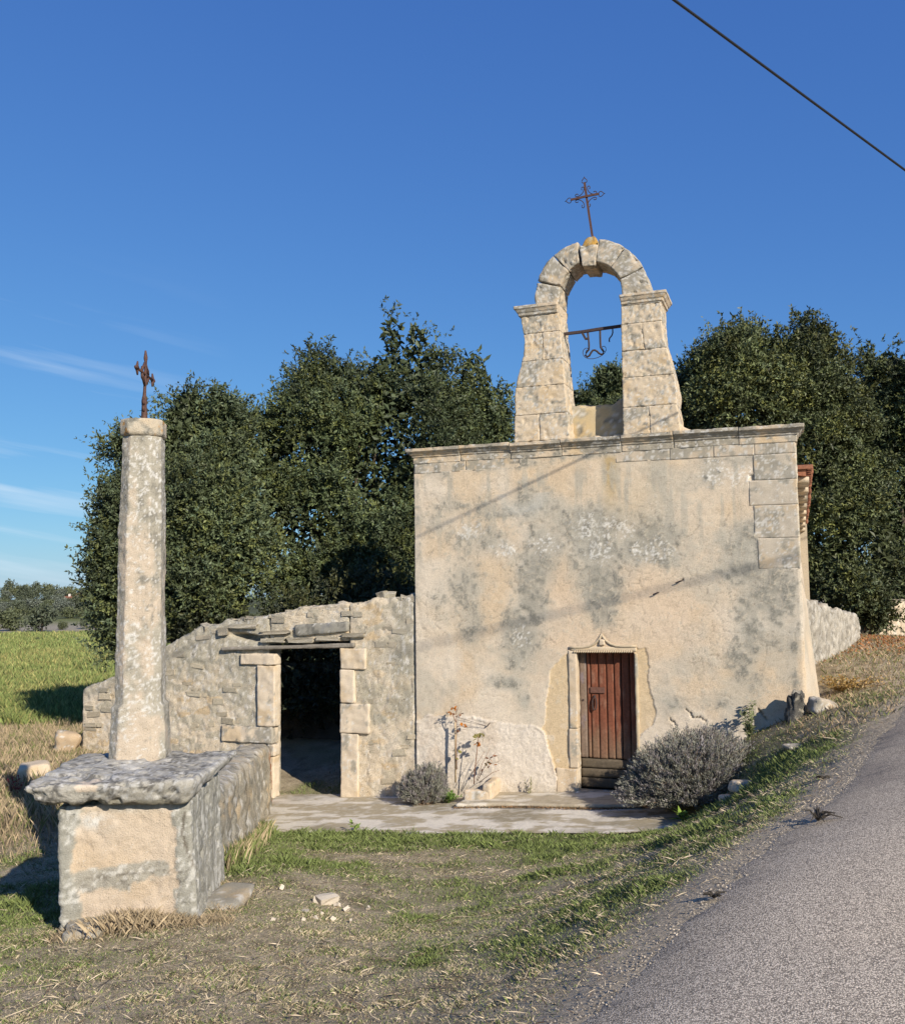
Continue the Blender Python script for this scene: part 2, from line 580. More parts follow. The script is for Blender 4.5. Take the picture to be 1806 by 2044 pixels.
PAVE = [(-2.78, 0.25), (-2.70, -0.2), (-1.62, -2.38), (0.5, -2.42), (2.4, -2.34), (3.95, -2.22), (4.55, -2.05), (4.85, -1.4), (4.7, -0.5), (4.4, 0.05), (4.4, 0.25)]
def noise2(x, y, freq, octv=4, s=0):
    return fbm(np.stack([x, y, np.full_like(x, 0.37)], -1), freq, octv, s)

def greenness(x, y):
    """How green (1) or how dry (0) the turf is."""
    L = CH.inv(np.stack([x, y, x * 0], -1))
    u, n = L[:, 0], L[:, 1]
    g = 0.45 + 0.42 * noise2(x, y, 0.8, 4, 11) + 0.18 * noise2(x, y, 3.0, 3, 12)
    g += 0.75 * np.exp(-((n + 2.9) / 0.55) ** 2) * sstep(-2.6, -1.6, u) * sstep(5.2, 4.2, u)
    g += 0.5 * np.exp(-(((x - 1.2) / 1.5) ** 2 + ((y - 9.4) / 0.8) ** 2))
    g += 0.32 * np.exp(-(((x - 4.0) / 1.0) ** 2 + ((y - 11.6) / 1.2) ** 2))
    g += 0.35 * np.exp(-(((x + 2.0) / 0.7) ** 2 + ((y - 10.8) / 2.6) ** 2))
    g += 0.25 * np.exp(-(((x + 4.4) / 1.2) ** 2 + ((y - 8.3) / 1.2) ** 2))
    g -= 0.12 * np.exp(-(((x + 0.3) / 1.5) ** 2 + ((y - 5.2) / 1.3) ** 2))
    g -= 0.35 * np.exp(-(((x + 1.6) / 1.5) ** 2 + ((y - 5.9) / 1.0) ** 2))
    g -= 0.35 * np.exp(-((x - road_edge(y) + 0.15) / 0.22) ** 2)
    field = sstep(24.0, 27.5, y + 0.10 * (x + 12) + 1.5 * noise2(x, y, 0.3, 2, 14)) * sstep(0, -4, x)
    g -= 0.8 * sstep(-4.6, -5.6, x) * sstep(10.5, 13.0, y) * (1 - field)
    g -= 0.6 * sstep(5.5, 7.5, x) * sstep(13, 16, y)
    return np.clip(np.maximum(g, field * (0.86 + 0.16 * noise2(x, y, 0.35, 3, 15))), 0, 1), field

# ------------------------------------------------------------------ ground sheet
def turf_z(x, y):
    """The ground surface itself: the lie of the land plus its small hummocks."""
    near = sstep(60, 20, np.hypot(x, y))
    Lc = CH.inv(np.stack([x, y, x * 0], -1))
    flat = in_poly(Lc[:, 0], Lc[:, 1], PAVE).astype(float)
    rd = x - road_edge(np.clip(y, -6, 70))
    hum = 0.016 * noise2(x, y, 2.2, 4, 21) + 0.009 * noise2(x, y, 9, 3, 22)
    return G(x, y) + near * hum * (1 - flat) * sstep(0.1, -0.45, rd) - 0.03 * flat - 0.035 * sstep(0.08, 0.45, rd)
def axis(lo, a, b, hi, step, grow=1.09):
    c = list(np.arange(a, b, step))
    s, x, left = step, a, []
    while x > lo:
        s *= grow; x -= s; left.append(x)
    s, x, right = step, c[-1], []
    while x < hi:
        s *= grow; x += s; right.append(x)
    return np.array(left[::-1] + c + right)

gx = axis(-1500, -6.5, 7.5, 1500, 0.07)
gy = axis(-60, 2.6, 17.5, 2500, 0.07)
X, Y = [a.ravel() for a in np.meshgrid(gx, gy, indexing='ij')]
gr, fld = greenness(X, Y)
near = sstep(60, 20, np.hypot(X, Y))
L = CH.inv(np.stack([X, Y, X * 0], -1))
road_d = X - road_edge(np.clip(Y, -6, 70))
Z = turf_z(X, Y)
c = np.tile(np.array([0.37, 0.305, 0.205]), (len(X), 1))
c = mixc(c, (0.46, 0.38, 0.255), sstep(-0.1, 0.6, noise2(X, Y, 3.5, 4, 23)) * 0.8)
c = mixc(c, (0.20, 0.16, 0.10), sstep(0.15, 0.6, noise2(X, Y, 6.0, 3, 24)) * 0.7)
c = mixc(c, (0.165, 0.170, 0.070), sstep(0.2, 0.9, gr) * 0.75)
c = mixc(c, (0.33, 0.235, 0.135), sstep(-4.8, -6.0, X) * sstep(9, 12, Y) * (1 - fld) * 0.7)
c = mixc(c, (0.155, 0.175, 0.060), fld * 0.85)
c = mixc(c, (0.48, 0.395, 0.28), np.exp(-((road_d + 0.12) / 0.40) ** 2) * 0.9)
strip = sstep(97, 101, Y) * sstep(140, 125, Y)
c = mixc(c, (0.34, 0.29, 0.22), strip * 0.9)
c = mixc(c, (0.085, 0.090, 0.048), sstep(135, 165, Y) * 0.95)
c = mixc(c, (0.30, 0.17, 0.085), np.exp(-(((X - 11.5) / 2.2) ** 2 + ((Y - 24) / 2.6) ** 2)) * 0.75)
ground = mk('ground', np.stack([X, Y, Z], -1), grid_faces(len(gx), len(gy)), M['ground'], None, c)
tag(ground, 'dry sloping turf and field ground running back to the hills', None, None, 'structure')

# ------------------------------------------------------------------ road
def mat_road():
    m, N, Lk, B = principled('chip_seal_road')
    B.inputs['Roughness'].default_value = 0.88
    B.inputs['Specular IOR Level'].default_value = 0.25
    tc = N.new('ShaderNodeTexCoord')
    vc = N.new('ShaderNodeVertexColor'); vc.layer_name = 'Col'
    vo = N.new('ShaderNodeTexVoronoi'); vo.inputs['Scale'].default_value = 135
    Lk.new(tc.outputs['Object'], vo.inputs['Vector'])
    sepc = N.new('ShaderNodeSeparateColor')
    Lk.new(vo.outputs['Color'], sepc.inputs['Color'])
    mr = N.new('ShaderNodeMapRange')
    mr.inputs['To Min'].default_value = 0.50
    mr.inputs['To Max'].default_value = 1.42
    Lk.new(sepc.outputs['Red'], mr.inputs['Value'])
    edge = N.new('ShaderNodeMapRange')
    edge.inputs['From Min'].default_value = 0.35
    edge.inputs['From Max'].default_value = 0.62
    edge.inputs['To Min'].default_value = 1.0
    edge.inputs['To Max'].default_value = 0.35
    Lk.new(vo.outputs['Distance'], edge.inputs['Value'])
    mu = N.new('ShaderNodeMath'); mu.operation = 'MULTIPLY'
    Lk.new(mr.outputs['Result'], mu.inputs[0]); Lk.new(edge.outputs['Result'], mu.inputs[1])
    vm = N.new('ShaderNodeVectorMath'); vm.operation = 'SCALE'
    Lk.new(vc.outputs['Color'], vm.inputs[0]); Lk.new(mu.outputs[0], vm.inputs['Scale'])
    Lk.new(vm.outputs['Vector'], B.inputs['Base Color'])
    bp = N.new('ShaderNodeBump')
    bp.invert = True
    bp.inputs['Strength'].default_value = 0.5
    bp.inputs['Distance'].default_value = 0.006
    Lk.new(vo.outputs['Distance'], bp.inputs['Height'])
    Lk.new(bp.outputs['Normal'], B.inputs['Normal'])
    return m
M['road'] = mat_road()
ry = np.concatenate([np.arange(-6, 18, 0.05), np.arange(18, 70, 0.6)])
rt = np.concatenate([[0, 0.02, 0.05], np.linspace(0.12, 5.6, 60)])
ex = road_edge(ry)
X = (ex[:, None] + rt[None]).ravel()
Y = np.repeat(ry, len(rt))
T = np.tile(rt, len(ry))
Z = G(X, Y) + 0.005 - 0.012 * sstep(0.10, 0, T) + 0.005 * noise2(X, Y, 1.5, 3, 31)
c = np.tile(np.array([0.70, 0.59, 0.45]), (len(X), 1))
c = mixc(c, (0.58, 0.49, 0.375), sstep(-0.2, 0.5, noise2(X * 0.6, Y * 0.6, 1.2, 4, 32)) * 0.8)
c = mixc(c, (0.55, 0.45, 0.32), np.exp(-(T / 0.45) ** 2) * 0.8)
c = mixc(c, (0.66, 0.555, 0.42), np.exp(-((T - 1.6) / 0.5) ** 2) * 0.5)
c = mixc(c, (0.42, 0.35, 0.27), sstep(0.28, 0.6, noise2(X, Y, 0.7, 5, 33)) * 0.55)
c = mixc(c, (0.68, 0.57, 0.43), sstep(0.2, 0.6, noise2(X * 0.7, Y * 0.35, 1.6, 4, 34)) * 0.5)
c = mixc(c, (0.24, 0.21, 0.18), sstep(0.35, 0.6, noise2(X, Y, 9, 3, 35)) * np.exp(-(T / 0.5) ** 2) * 0.7)
road = mk('road', np.stack([X, Y, Z], -1), grid_faces(len(ry), len(rt)), M['road'], None, c)
tag(road, 'pale grey stone-chip country road climbing past the chapel', None, None, 'structure')

# ------------------------------------------------------------------ paving in front of the doors
us, ns_ = np.arange(-2.85, 5.0, 0.03), np.arange(-2.5, 0.32, 0.03)
U_, N_ = [a.ravel() for a in np.meshgrid(us, ns_, indexing='ij')]
wob = 0.05 * noise2(U_, N_, 3, 3, 41)
F = grid_faces(len(us), len(ns_))
keep = in_poly(U_ + wob, N_ + 0.04 * noise2(U_, N_, 4, 3, 42), PAVE)
F = F[keep[F].all(1)]
Zp = 0.07 * U_ + 0.005 * noise2(U_, N_, 2, 3, 43) - 0.004
c = np.tile(np.array([0.37, 0.315, 0.215]), (len(U_), 1))
pale = noise2(U_ * 0.55, N_ * 1.3, 3.6, 5, 44)
c = mixc(c, (0.66, 0.61, 0.515), sstep(0.0, 0.16, pale) * sstep(-2.6, -1.0, U_ * 0.2 - 1.2 + 0.6 * pale) * 0.9)
c = mixc(c, (0.24, 0.21, 0.145), sstep(0.1, 0.6, noise2(U_, N_, 1.4, 4, 45)) * 0.7)
c = mixc(c, (0.52, 0.48, 0.41), sstep(0.25, 0.5, noise2(U_, N_, 14, 3, 46)) * 0.5)
P3 = CH.o[None] + U_[:, None] * CH.U + N_[:, None] * CH.N + np.stack([U_ * 0, U_ * 0, Zp], -1)
used = np.unique(F); remap = -np.ones(len(U_), int); remap[used] = np.arange(len(used))
paving = mk('paving', P3[used], remap[F], M['paving'], None, c[used])
tag(paving, 'worn concrete terrace blotched with pale lichen before the doors', None, None, 'structure')

# ------------------------------------------------------------------ stone colours
CREAM, GREY, DARK, WHITE = np.array([0.60, 0.485, 0.34]), np.array([0.30, 0.28, 0.225]), np.array([0.12, 0.115, 0.095]), np.array([0.64, 0.61, 0.54])

def stone_col(grey=0.0, dark=0.0, topdark=0.5, white=0.12, seed=0, cream=CREAM, fr=1.0):
    def f(P, n):
        c = np.tile(cream, (len(P), 1))
        a = fbm(P, 2.2 * fr, 4, seed)
        b = fbm(P, 7 * fr, 4, seed + 3)
        h = fbm(P, 22 * fr, 3, seed + 6)
        c = c * (1 + 0.10 * b[:, None])
        c = mixc(c, (0.57, 0.41, 0.22), sstep(0.15, 0.7, fbm(P, 3.1 * fr, 3, seed + 9)) * 0.5)
        c = mixc(c, GREY, sstep(0.08, 0.38, a * 0.55 + b * 0.5 + h * 0.2 + grey) * 0.82)
        c = mixc(c, DARK, sstep(0.25, 0.75, b * 0.6 + h * 0.5 + dark + topdark * np.clip(n[:, 2], 0, 1)) * 0.75)
        c = mixc(c, WHITE, sstep(0.50, 0.58, h * 0.8 + 0.25 * a + white) * 0.75)
        return c
    return f

# ------------------------------------------------------------------ CHAPEL
chapel = empty('chapel', CH.o, CH.yaw)
tag(chapel, 'small old plastered chapel with a stone arched bellcote and red plank door', 'chapel')
WW, WH = 6.23, 5.70
DU0, DU1, DZ0, DZ1 = 2.78, 3.715, 0.20, 2.47

def face_uv(pts, off=0.0):
    return [CH.hit(x, y, off) for x, y in pts]

# grey stains and lichen on the front, measured off the wall: centre, half sizes in metres, strength
_bl = [(1060, 1000, 55, 38, .55), (1000, 1022, 60, 18, .5), (900, 1012, 42, 26, .45), (945, 1010, 30, 30, .35), (870, 940, 36, 22, .5), (1000, 925, 130, 14, .55),
       (1190, 1040, 80, 36, .75), (1192, 1095, 45, 42, .9), (1198, 1165, 34, 62, 1.1), (1200, 1228, 22, 24, .8), (1290, 1078, 60, 42, .8), (1340, 1112, 32, 24, .6),
       (1250, 1060, 60, 40, .6), (1085, 1080, 42, 42, .75), (1070, 1130, 36, 52, .85), (1062, 1200, 32, 52, 1.0), (1042, 1262, 36, 60, 1.0), (1030, 1312, 28, 30, .75),
       (960, 1078, 75, 40, .45), (930, 1160, 50, 60, .55), (942, 1235, 30, 60, .6), (880, 1180, 30, 62, .35), (1020, 1362, 40, 22, .6), (1046, 1395, 16, 26, .7),
       (1420, 940, 26, 30, .6), (1398, 962, 20, 20, .4), (1482, 1142, 42, 24, .9), (1505, 1085, 55, 60, .55), (1532, 1180, 46, 80, .7), (1500, 1240, 30, 92, .75),
       (1490, 1322, 36, 52, .6), (1560, 1100, 32, 150, .5), (1555, 1000, 42, 110, .75), (860, 1060, 22, 62, .3), (1345, 1402, 26, 16, .4), (1430, 1400, 30, 20, .45),
       (1240, 1395, 12, 8, .3), (830, 1050, 18, 160, .4), (1580, 1250, 20, 160, .45), (1200, 905, 360, 12, .5), (1500, 920, 80, 16, .55)]
BLOBS = [(*CH.hit(x, y), rx / 122.0, ry / 122.0, s) for x, y, rx, ry, s in _bl]
_lw = [(1190, 1050, 50, 26), (1195, 1102, 26, 24), (1242, 1056, 22, 20), (1300, 1098, 40, 22), (1085, 1088, 30, 20), (1040, 1272, 18, 22), (1460, 950, 50, 18), (1540, 1000, 30, 80), (1420, 940, 22, 26),
       (1005, 1095, 30, 16), (940, 1060, 30, 16)]
LWH = [(*CH.hit(x, y), rx / 122.0, ry / 122.0) for x, y, rx, ry in _lw]
_wb = np.array(face_uv([(832, 1440), (870, 1425), (940, 1432), (1010, 1440), (1062, 1445), (1085, 1462), (1098, 1500), (1112, 1540), (1113, 1590)]))
WHITEBAND = [tuple(p) for p in _wb] + [(2.3, -0.6), (-0.2, -0.6)]
OCHRE_L = face_uv([(1140, 1296), (1118, 1318), (1095, 1345), (1088, 1400), (1086, 1440), (1072, 1462), (1092, 1500), (1104, 1540), (1120, 1560), (1150, 1540), (1150, 1300)])
OCHRE_R = face_uv([(1268, 1292), (1288, 1294), (1296, 1315), (1292, 1360), (1300, 1395), (1311, 1420), (1302, 1445), (1280, 1462), (1270, 1480), (1266, 1400)])

def soft_poly(u, v, poly, wob=0.03, seed=50):
    uu = u + wob * noise2(u, v, 5, 4, seed)
    vv = v + wob * noise2(u, v, 5, 4, seed + 5)
    return in_poly(uu, vv, poly).astype(float)

def dist_poly(u, v, poly, closed=True):
    d = np.full(len(u), 9.0)
    pts = list(poly) + ([poly[0]] if closed else [])
    for (a, b), (c_, d_) in zip(pts[:-1], pts[1:]):
        ex_, ey_ = c_ - a, d_ - b
        t = np.clip(((u - a) * ex_ + (v - b) * ey_) / (ex_ * ex_ + ey_ * ey_ + 1e-12), 0, 1)
        d = np.minimum(d, np.hypot(u - a - t * ex_, v - b - t * ey_))
    return d

QUOIN_RECTS = [(0, 1.882, 5.49, 9), (3.5, 9, 5.49, 9), (5.60, 9, 5.10, 5.6), (5.52, 9, 4.715, 5.2), (5.58, 9, 4.215, 4.8), (5.62, 9, 3.75, 4.3)]
def facade_skin():
    us = np.unique(np.concatenate([np.linspace(0, DU0, 176), np.linspace(DU0, DU1, 60), np.linspace(DU1, WW, 158)]))
    zs = np.unique(np.concatenate([np.linspace(-0.3, DZ0, 32), np.linspace(DZ0, DZ1, 142), np.linspace(DZ1, WH, 202)]))
    u, z = [a.ravel() for a in np.meshgrid(us, zs, indexing='ij')]
    F = grid_faces(len(us), len(zs))
    cu, cz = u[F].mean(1), z[F].mean(1)
    F = F[~((cu > DU0) & (cu < DU1) & (cz > DZ0) & (cz < DZ1))]
    lo = noise2(u, z, 0.8, 4, 61); md = noise2(u, z, 3, 4, 62); hi = noise2(u, z, 11, 4, 63); vh = noise2(u, z, 34, 2, 64)
    # stain field
    S = np.zeros(len(u))
    for bu, bz, ru, rz, s in BLOBS:
        S = np.maximum(S, s * np.exp(-(((u - bu) / ru) ** 2 + ((z - bz) / rz) ** 2) * 0.9)) + 0.12 * s * np.exp(-(((u - bu) / ru / 1.6) ** 2 + ((z - bz) / rz / 1.6) ** 2))
    S2 = np.minimum(S * 2.2, 1)
    st = sstep(0.22, 0.95, S + (0.30 * md + 0.46 * hi + 0.22 * vh) * S2)
    Wm = np.zeros(len(u))
    for bu, bz, ru, rz in LWH:
        Wm = np.maximum(Wm, np.exp(-(((u - bu) / ru) ** 2 + ((z - bz) / rz) ** 2)))
    # crazed plaster
    wu, wz = u + 0.10 * md + 0.03 * hi, z + 0.10 * noise2(u, z, 3, 4, 66) + 0.03 * noise2(u, z, 11, 3, 67)
    d1, d2, _ = worley2(wu * 6.5, wz * 6.5, 71)
    cz_ = sstep(0.30, 0.6, np.exp(-((z - 3.6) / 1.5) ** 2) * 0.75 + 0.35 * lo + 0.3 * S)
    craze = sstep(0.07, 0.01, d2 - d1) * cz_ * sstep(-0.35, 0.2, md)
    e1, e2, _ = worley2(wu * 1.1 + 3, wz * 1.1 + 8, 73)
    crack = sstep(0.014, 0.003, e2 - e1) * sstep(0.0, 0.4, noise2(u, z, 1.6, 3, 74) + 0.1)
    # blister ridges in the lichened parts
    ridge = sstep(0.16, 0.03, d2 - d1) * st * sstep(-0.3, 0.3, md) * (z > 2.3)
    wb = soft_poly(u, z, WHITEBAND, 0.05, 80)
    rb = sstep(1.25, 0.95, z - 0.19 * (u - 4) + 0.12 * md + 0.1 * lo) * (u > 3.9)
    ochL, ochR = soft_poly(u, z, OCHRE_L, 0.03, 90), soft_poly(u, z, OCHRE_R, 0.025, 94)
    och = np.maximum(ochL, ochR) * (1 - wb)
    # colour
    c = np.tile(np.array([0.565, 0.455, 0.315]), (len(u), 1))
    c = mixc(c, (0.60, 0.51, 0.385), sstep(-0.3, 0.5, lo + 0.3 * md) * 0.8)
    c = mixc(c, (0.565, 0.415, 0.245), sstep(0.0, 0.6, noise2(u, z, 0.9, 4, 68) + 0.2 * md) * 0.75)
    warm_patch = np.zeros(len(u))
    for x, y, rx, ry in ((1130, 1190, 50, 80), (1275, 1175, 60, 60), (1200, 1270, 90, 40), (1330, 1230, 90, 90), (1110, 1280, 60, 80)):
        gu, gz = CH.hit(x, y)
        warm_patch = np.maximum(warm_patch, np.exp(-(((u - gu) / (rx / 122)) ** 2 + ((z - gz) / (ry / 122)) ** 2)))
    c = mixc(c, (0.60, 0.44, 0.28), warm_patch * 0.7)  # warm ochre patches of the plaster's own colour
    c = mixc(c, (0.43, 0.385, 0.295), sstep(0.05, 0.6, noise2(u, z, 1.7, 5, 69) + 0.1) * 0.65 * (1 - 0.6 * warm_patch))
    c = mixc(c, (0.39, 0.37, 0.30), sstep(0.12, 0.7, S + 0.2 * md) * 0.6)
    c = mixc(c, (0.235, 0.225, 0.180), st * 0.66)
    c = mixc(c, (0.13, 0.125, 0.10), st * sstep(0.15, 0.6, hi + 0.5 * vh) * 0.62)
    c = mixc(c, (0.55, 0.465, 0.335), sstep(0.13, 0.03, d2 - d1) * st * sstep(-0.3, 0.2, md) * 0.75)
    c = mixc(c, (0.66, 0.63, 0.56), sstep(0.22, 0.55, vh * 0.9 + 0.3 * hi + Wm * 0.45 - 0.20) * sstep(0.08, 0.45, Wm) * 0.75)
    ru, rz = CH.hit(1218, 945)
    rust = np.exp(-((u - ru - 0.03 * md) / 0.12) ** 2) * sstep(rz + 0.34, rz + 0.2, z) * sstep(rz - 0.75, rz + 0.1, z)
    c = mixc(c, (0.41, 0.29, 0.125), rust * (1.25 + 0.4 * hi))
    ru2, rz2 = CH.hit(1265, 985)
    c = mixc(c, (0.50, 0.37, 0.20), np.exp(-(((u - ru2) / 0.45) ** 2 + ((z - rz2) / 0.5) ** 2)) * 0.45)
    c = mixc(c, (0.44, 0.425, 0.365), np.maximum(np.exp(-((np.hypot((u - CH.hit(1040, 978)[0]) / 0.44, (z - CH.hit(1040, 978)[1]) / 0.4) - 0.85) / 0.28) ** 2) * (z < CH.hit(1040, 985)[1]), 0) * 0.55)
    low = np.maximum(wb, rb)
    c = mixc(c, (0.61, 0.535, 0.43), low * (0.85 + 0.1 * hi))
    c = mixc(c, (0.50, 0.40, 0.29), low * sstep(0.2, 0.7, md) * 0.5)
    c = mixc(c, (0.565, 0.41, 0.215), och * (0.85 + 0.1 * md))
    c = mixc(c, (0.62, 0.53, 0.40), och * sstep(0.2, 0.5, hi) * sstep(1.6, 0.9, z) * 0.6)
    c = mixc(c, (0.20, 0.17, 0.13), craze * 0.45)
    c = mixc(c, (0.22, 0.18, 0.13), crack * 0.35)
    foot_tone = sstep(0.28, 0.0, z - 0.07 * u + 0.10 * md)
    c = mixc(c, (0.36, 0.31, 0.225), foot_tone * 0.55)  # plaster gets darker towards the foot of the wall
    c = mixc(c, (0.36, 0.335, 0.265), sstep(0.30, 0.75, hi * 0.6 + vh * 0.5 + 0.25 * noise2(u, z, 1.3, 4, 75)) * 0.45 * (1 - low))
    streak = fbm(np.stack([u, z * 0.10, u * 0], -1), 9, 4, 76)
    c = mixc(c, (0.37, 0.34, 0.265), sstep(0.1, 0.6, streak + 0.25 * md) * sstep(5.6, 5.3, z) * sstep(3.2, 5.3, z) * 0.7)
    lum = c @ np.array([0.3, 0.5, 0.2])
    c = (c * 0.84 + 0.16 * lum[:, None] * np.array([1.04, 1.0, 0.92])) * 1.06
    c *= (1 + 0.07 * hi + 0.08 * vh)[:, None]
    # relief: n is the outward offset towards the camera
    n = 0.006 * lo + 0.004 * md + 0.0022 * hi * (1 + 1.0 * low) + 0.0016 * vh * (1 + 2.0 * low)
    n += 0.007 * ridge - 0.006 * craze - 0.006 * crack - 0.016 * och + 0.006 * wb + 0.004 * st * hi
    edge = sstep(0.035, 0.0, dist_poly(u + 0.05 * md, z + 0.05 * hi, list(_wb), False)) * (wb > 0.5)
    n += 0.010 * edge
    for pts in ([(1370, 1418), (1382, 1432), (1400, 1434), (1412, 1441)], [(1340, 1436), (1350, 1448)], [(1512, 1415), (1530, 1438)], [(1357, 1160), (1362, 1158)]):
        q = face_uv(pts)
        dk = sstep(0.022, 0.006, dist_poly(u + 0.03 * hi, z + 0.03 * vh, q, False))
        n -= 0.03 * dk
        c = mixc(c, (0.13, 0.11, 0.085), dk * 0.6)
    for a_, b_, c0_, c1_ in QUOIN_RECTS:
        n -= 0.03 * ((u > a_ + 0.018) & (u < b_) & (z > c0_ + 0.018) & (z < c1_))
    # a worn right-hand corner
    n -= 0.02 * sstep(0.05, 0.0, WW - u)
    V = np.stack([u, -n, z], -1)
    V[:, 0] += np.where(u > WW - 1e-4, -0.012 * np.abs(md) - 0.006 * hi, 0) + np.where(u < 1e-4, 0.010 * np.abs(md), 0)
    # return the outer rim and the door opening into the wall
    used = np.unique(F)
    rm = -np.ones(len(u), int); rm[used] = np.arange(len(used))
    V, c, F = V[used], c[used], rm[F]
    E_ = np.concatenate([F[:, [0, 1]], F[:, [1, 2]], F[:, [2, 3]], F[:, [3, 0]]])
    key = np.sort(E_, 1)
    _, inv, cnt = np.unique(key, axis=0, return_inverse=True, return_counts=True)
    B_ = E_[cnt[inv.ravel()] == 1]
    bv = np.unique(B_)
    mp = {int(b): len(V) + i for i, b in enumerate(bv)}
    back = V[bv].copy()
    back[:, 1] = 0.24
    V = np.concatenate([V, back]); c = np.concatenate([c, c[bv] * 0.95])
    F2 = np.array([[b, a, mp[int(a)], mp[int(b)]] for a, b in B_])
    return mk('front_wall', V, np.concatenate([F, F2]), M['plaster'], chapel, c)
facade_skin()

# side and back walls, roof
def side_right():
    nn, zz = np.linspace(0.10, 8.0, 120), np.linspace(0.6, 5.25, 90)
    n, z = [a.ravel() for a in np.meshgrid(nn, zz, indexing='ij')]
    bat = np.clip((4.25 - z) / 2.4, 0, 1.2) * np.clip((n - 0.05) / 0.9, 0, 1)
    md = noise2(n, z, 3, 4, 101); lo = noise2(n, z, 0.9, 4, 102)
    u = WW - 0.012 + 0.22 * bat + 0.012 * md - 0.02
    c = np.tile(np.array([0.57, 0.465, 0.33]), (len(n), 1))
    c = mixc(c, (0.40, 0.36, 0.28), sstep(0, 0.6, lo + 0.3 * md) * 0.7)
    c = mixc(c, (0.64, 0.55, 0.43), sstep(0.1, 0.6, md) * 0.5)
    return mk('side_wall', np.stack([u, n, z], -1), grid_faces(len(nn), len(zz)), M['plaster'], chapel, c)
side_right()
mb = MB()
mb.box((0.02, 0.20, -0.3), (0.55, 8.0, 5.2), (0.45, 0.38, 0.28))
mb.build('side_wall', M['plaster'], chapel)
mb = MB()
mb.box((0.56, 7.5, -0.3), (6.45, 8.0, 5.2), (0.45, 0.38, 0.28))
mb.build('back_wall', M['plaster'], chapel)
mb = MB()
mb.box((0.02, 0.245, 2.9), (6.15, 0.41, 5.69), (0.45, 0.38, 0.28))
mb.build('wall_core', M['plaster'], chapel)
mb = MB()
def eave_z(n):
    return 5.36 - 0.070 * n
V = []
for n in (0.62, 8.1):
    for u, dz in ((-0.1, 0), (3.1, 0.5), (6.36, 0)):
        V += [(u, n, eave_z(n) + dz), (u, n, eave_z(n) + dz - 0.12)]
mb.add(V, [(0, 2, 8, 6), (2, 4, 10, 8), (1, 7, 9, 3), (3, 9, 11, 5), (0, 1, 3, 2), (2, 3, 5, 4), (6, 8, 9, 7), (8, 10, 11, 9), (0, 6, 7, 1), (4, 5, 11, 10)], (0.30, 0.13, 0.08))
mb.build('roof', M['tile'], chapel)
# clay tiles along the right eave: one half-round mesh shared by all
tv, tf = [], []
for i, yy in enumerate((0.0, 0.02, 1.0)):
    for j in range(7):
        t = math.pi * j / 6
        for r_ in (1.0, 0.82):
            tv.append((-math.cos(t) * 0.085 * r_, yy * 0.42, math.sin(t) * 0.075 * r_))
for i in range(2):
    for j in range(6):
        a = i * 14 + j * 2
        tf += [(a, a + 2, a + 16, a + 14), (a + 1, a + 15, a + 17, a + 3)]
for j in range(6):
    tf.append((j * 2, j * 2 + 1, j * 2 + 3, j * 2 + 2))
tile_me = mesh('roof_tile', tv, tf, M['tile'])
for i in range(38):
    n = 0.66 + i * 0.185
    slope = math.atan2(0.5, 3.26)
    link('roof_tile', tile_me, chapel, (6.47 + random.uniform(-.015, .015), n, eave_z(n) - 0.01), (0, 0, R(90)))
for i in range(8):
    block('eave_stone', boxmap((6.14, 0.7 + i * 0.92, eave_z(0.7 + i * 0.92) - 0.21)), (0.27, 0.90, 0.10), 0.08, M['stone'], chapel, 0.02, 0.006, colf=stone_col(0.0, 0, .1, .0, 110 + i))
block('gable_wall', boxmap((2.62, 0.42, 5.5)), (1.6, 0.5, 1.04), 0.05, M['stone'], chapel, 0.05, 0.03, 4, stone_col(0.05, -0.05, 0.2, 0.05, 120, np.array([0.55, 0.44, 0.26])),
      dispf=lambda P, n: 0.10 * np.clip(n[:, 2], 0, 1) * noise2(P[:, 0], P[:, 1], 3, 3, 121))

# cornice: a run of moulded stones
def profile_map(u0, du, zb, prof, nback, e0=0.0, e1=0.0, lu=None):
    zs_, es_ = np.array(prof).T
    def f(P):
        z = P[:, 2] + zb
        e = np.interp(z, zs_, es_)
        s = P[:, 0] / du
        t = P[:, 1]
        u = u0 + P[:, 0] - e0 * e * (1 - s) * 1.0 + e1 * e * s
        if lu is not None:
            u = lu(z, s, e)
        nn = -e + t / 1.0 * (nback + e + (e if e0 < 0 else 0))
        return np.stack([u, nn, z], -1)
    return f
CORN = [(5.69, 0.012), (5.765, 0.014), (5.772, 0.032), (5.80, 0.038), (5.806, 0.055), (5.855, 0.095), (5.861, 0.118), (5.93, 0.122)]
cuts = [0.0, 0.86, 1.75, 2.62, 3.6, 4.42, 5.40, WW]
for i in range(7):
    a, b = cuts[i] + 0.0015, cuts[i + 1] - 0.0015
    sag = [0, .004, -.012, -.006, 0.0, .006, .0][i]
    block('cornice_stone', profile_map(a, b - a, 5.662 + sag, [(z + sag, e) for z, e in CORN], 0.55, 1.0 if i == 0 else 0, 1.0 if i == 6 else 0),
          (b - a, 1.0, 0.255), (0.02, 0.05, 0.0075), M['stone'], chapel, 0.004, 0.007, 9, stone_col(0.30, 0.06, 0.30, 0.14, 130 + i * 7), 130 + i)
